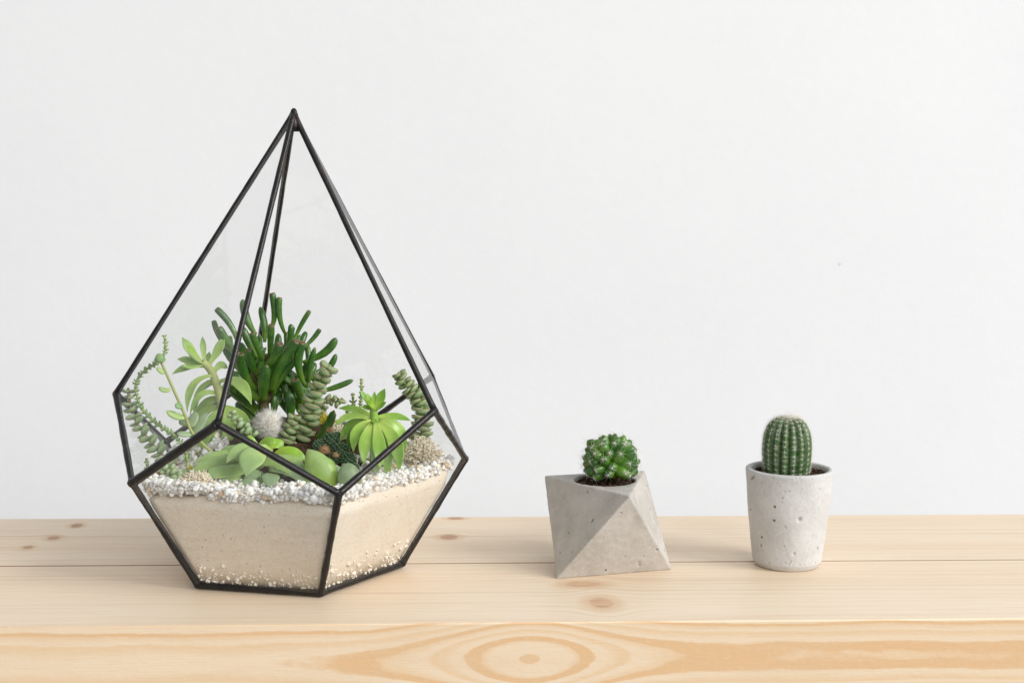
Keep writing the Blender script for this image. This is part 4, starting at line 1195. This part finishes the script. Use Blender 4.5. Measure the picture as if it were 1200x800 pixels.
for r, z in prof:
    for k in range(NA):
        an = 2 * PI * k / NA
        x, y = math.cos(an), math.sin(an)
        dr = 0.0
        if r > 0.012 and 0.0025 < z:
            q = Vector((x * r, y * r, z))
            dr = 0.00022 * mnoise.noise(q * 70) + 0.00010 * mnoise.noise(q * 330)
        zz = z
        if z < 0.0025 and r > 0.015: zz = z * (1 + .5 * mnoise.noise(Vector((x * 2, y * 2, 5)))) 
        vs.append([x * (r + dr), y * (r + dr), max(0.0, zz)])
for i in range(len(prof) - 1):
    for k in range(NA): fs.append((i * NA + k, i * NA + (k + 1) % NA, (i + 1) * NA + (k + 1) % NA, (i + 1) * NA + k))
co = np.array(vs); pit = np.zeros(len(co))
rad = np.linalg.norm(co[:, :2], axis=1, keepdims=True) + 1e-9
nrm = np.concatenate([co[:, :2] / rad, np.zeros((len(co), 1))], axis=1)
def on_pot(px, py):
    d = ray(px, py); o = Vector((0, 0, CAMH)); t = 0.86
    for _ in range(400):
        p = o + d * t; s = (p.z - .003) / (PH - .0042)
        if math.hypot(p.x - pc.x, p.y - pc.y) < 0.0208 + (RO - 0.0208) * s: break
        t += .0002
    return p - pc
PITS = [(60,158,2.2,1),(52,162,1.8,.6),(70,153,1.6,.8),(248,283,1.2,1),(247,312,1.0,.8),(290,330,1.0,.7),(290,243,1.0,.7),(265,460,1.1,1),(269,466,1.1,1),(274,472,1.0,.9),(355,415,2.6,.5),(480,228,1.1,1),(450,310,.8,.6),(115,575,1.6,.7),(118,584,1.4,.6),
        (205,405,.8,.6),(408,442,.9,.6),(355,465,1.1,.6),(275,510,.9,.5),(320,543,.9,.6),(210,445,.8,.6),(165,690,1.4,.4),(320,630,1.6,.2),(357,160,1.0,.5),(365,183,.8,.4),(515,265,.8,.5),(320,460,.9,.6),(372,400,1.0,.4),(225,200,.7,.4),(440,345,.8,.5)]
PITS += [(random.uniform(40, 540), random.uniform(140, 720), random.uniform(.45, 1.0), random.uniform(.15, .6)) for _ in range(150)]
for zx, zy, r, dk_ in PITS:
    if not (30 + zy * .12 < zx < 548 - zy * .06): continue
    p = np.array(on_pot(870 + zx / 5.33, 530 + zy / 5.33)); rr = r * .00052
    d = np.linalg.norm(co - p, axis=1); g = np.clip(1 - d / (rr * 1.7), 0, 1); g = g * g * (3 - 2 * g)
    co -= nrm * (g * rr * 1.1)[:, None]; pit = np.maximum(pit, np.clip(g * 1.7 - .35, 0, 1) * dk_)
me = bpy.data.meshes.new('body'); me.from_pydata(co.tolist(), [], fs)
a = me.attributes.new('pit', 'FLOAT', 'POINT'); a.data.foreach_set('value', pit.astype(np.float32))
me.polygons.foreach_set('use_smooth', [True] * len(me.polygons)); me.materials.append(MAT['concrete']); me.update()
o = bpy.data.objects.new('body', me); COL.objects.link(o); o.parent = pot
soil_disc('potting_soil', 'dark brown soil in the round concrete pot', Vector((pc.x, pc.y, PH - .0042)), RO - .0036, 320)

def mat_barrel():
    m = M('barrel_cactus_skin'); o = m.obj(); e = m.attr('e'); t = m.attr('t')
    x, y, z = m.xyz(o)
    n = m.noise(o, 300, 4); w = m.noise(m.vec(x * 260, y * 260, z * 30), 1.0, 3, 0.6)
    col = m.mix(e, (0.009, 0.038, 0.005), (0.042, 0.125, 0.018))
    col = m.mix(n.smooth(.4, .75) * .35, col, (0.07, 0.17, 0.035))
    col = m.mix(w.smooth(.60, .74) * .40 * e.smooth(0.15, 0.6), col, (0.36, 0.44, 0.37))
    m.principled(col, 0.38, m.bump(n, .2, .0005), sss=.08, sss_r=(.001, .002, .0005))
    return m.mat
MAT['barrel'] = mat_barrel()
BS = 0.925 / FPX
bx = aty(922, 540, pc.y).x
zb = PH - .0070; ztop = aty(922, 488.5, pc.y).z
HB = ztop - zb; RR = 29.0 * BS
bc = Vector((bx, pc.y, zb))
bar_ = thing('barrel_cactus', 'ribbed green barrel cactus with fine pale spines in the round pot', 'cactus', bc)
NRIB, NZ, NP = 17, 44, 17 * 12
prof = []
for i in range(NZ + 1):
    s = i / NZ
    if s < .5: prof.append((RR * (0.86 + .14 * math.sin(s / .5 * PI / 2)), HB * .50 * s / .5))
    else:
        u = (s - .5) / .5 * (PI / 2) * 1.06
        prof.append((RR * max(0.0, math.cos(min(u, PI / 2))) ** .62, HB * (.50 + .50 * math.sin(u) ** .92 - (0.03 if u > PI / 2 else 0))))
vs, fs, es = [], [], []
for (r, z) in prof:
    for k in range(NP):
        an = 2 * PI * k / NP
        cr_ = abs(math.cos(an * NRIB / 2))
        depth = .17 * (1 - cr_ ** .8)
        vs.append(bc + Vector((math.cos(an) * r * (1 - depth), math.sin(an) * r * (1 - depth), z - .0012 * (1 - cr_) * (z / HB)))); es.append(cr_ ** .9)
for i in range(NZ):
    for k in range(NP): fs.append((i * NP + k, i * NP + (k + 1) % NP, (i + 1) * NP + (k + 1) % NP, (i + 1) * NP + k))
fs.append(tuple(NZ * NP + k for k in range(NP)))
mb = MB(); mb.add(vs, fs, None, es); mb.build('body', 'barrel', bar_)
arl = [0.0]
for i in range(1, len(prof)): arl.append(arl[-1] + math.hypot(prof[i][0] - prof[i - 1][0], prof[i][1] - prof[i - 1][1]))
are, spn = MB(), MB(); vv, ff = ICO1
for rb_ in range(NRIB):
    an = 2 * PI * rb_ / NRIB
    out = Vector((math.cos(an), math.sin(an), 0)); sd = Vector((-math.sin(an), math.cos(an), 0))
    d = .004 + random.random() * .001
    while d < arl[-1] - .001:
        i = min(int(np.searchsorted(arl, d)), NZ - 1)
        r, z = prof[i]; r2, z2 = prof[max(i - 1, 0)]
        tz = Vector((out.x * (r - r2), out.y * (r - r2), z - z2)).normalized()
        nn = sd.cross(tz); nn = nn if nn.dot(out) + nn.z > 0 else -nn
        p = bc + out * r + Vector((0, 0, z))
        are.add([p + Vector(x) * .00036 * random.uniform(.85, 1.15) for x in vv], [tuple(x) for x in ff])
        for j in range(9):
            aa = 2 * PI * j / 9 + random.uniform(-.2, .2)
            e = sd * math.cos(aa) * 1.15 + tz * math.sin(aa) * .75 + nn * random.uniform(.15, .5)
            spike(spn, p, p + e.normalized() * random.uniform(.0026, .0048), random.uniform(.00005, .00008))
        d += .0030 * random.uniform(.9, 1.1)
are.build('areoles', 'spine_yellow', bar_, kind='stuff'); spn.build('spines', 'spine', bar_, kind='stuff')
mb = MB()
for k in range(170):
    an = random.random() * 2 * PI; s = math.sqrt(random.random()) * .0085
    p = bc + Vector((math.cos(an) * s, math.sin(an) * s, HB - .0012 - .35 * s * s / .0085))
    e = Vector((math.cos(an) * s * 60 + random.uniform(-.5, .5), math.sin(an) * s * 60 + random.uniform(-.5, .5), 1.0)).normalized()
    spike(mb, p, p + e * random.uniform(.0025, .0065), .00006)
mb.build('crown_spines', 'spine_yellow', bar_, kind='stuff')
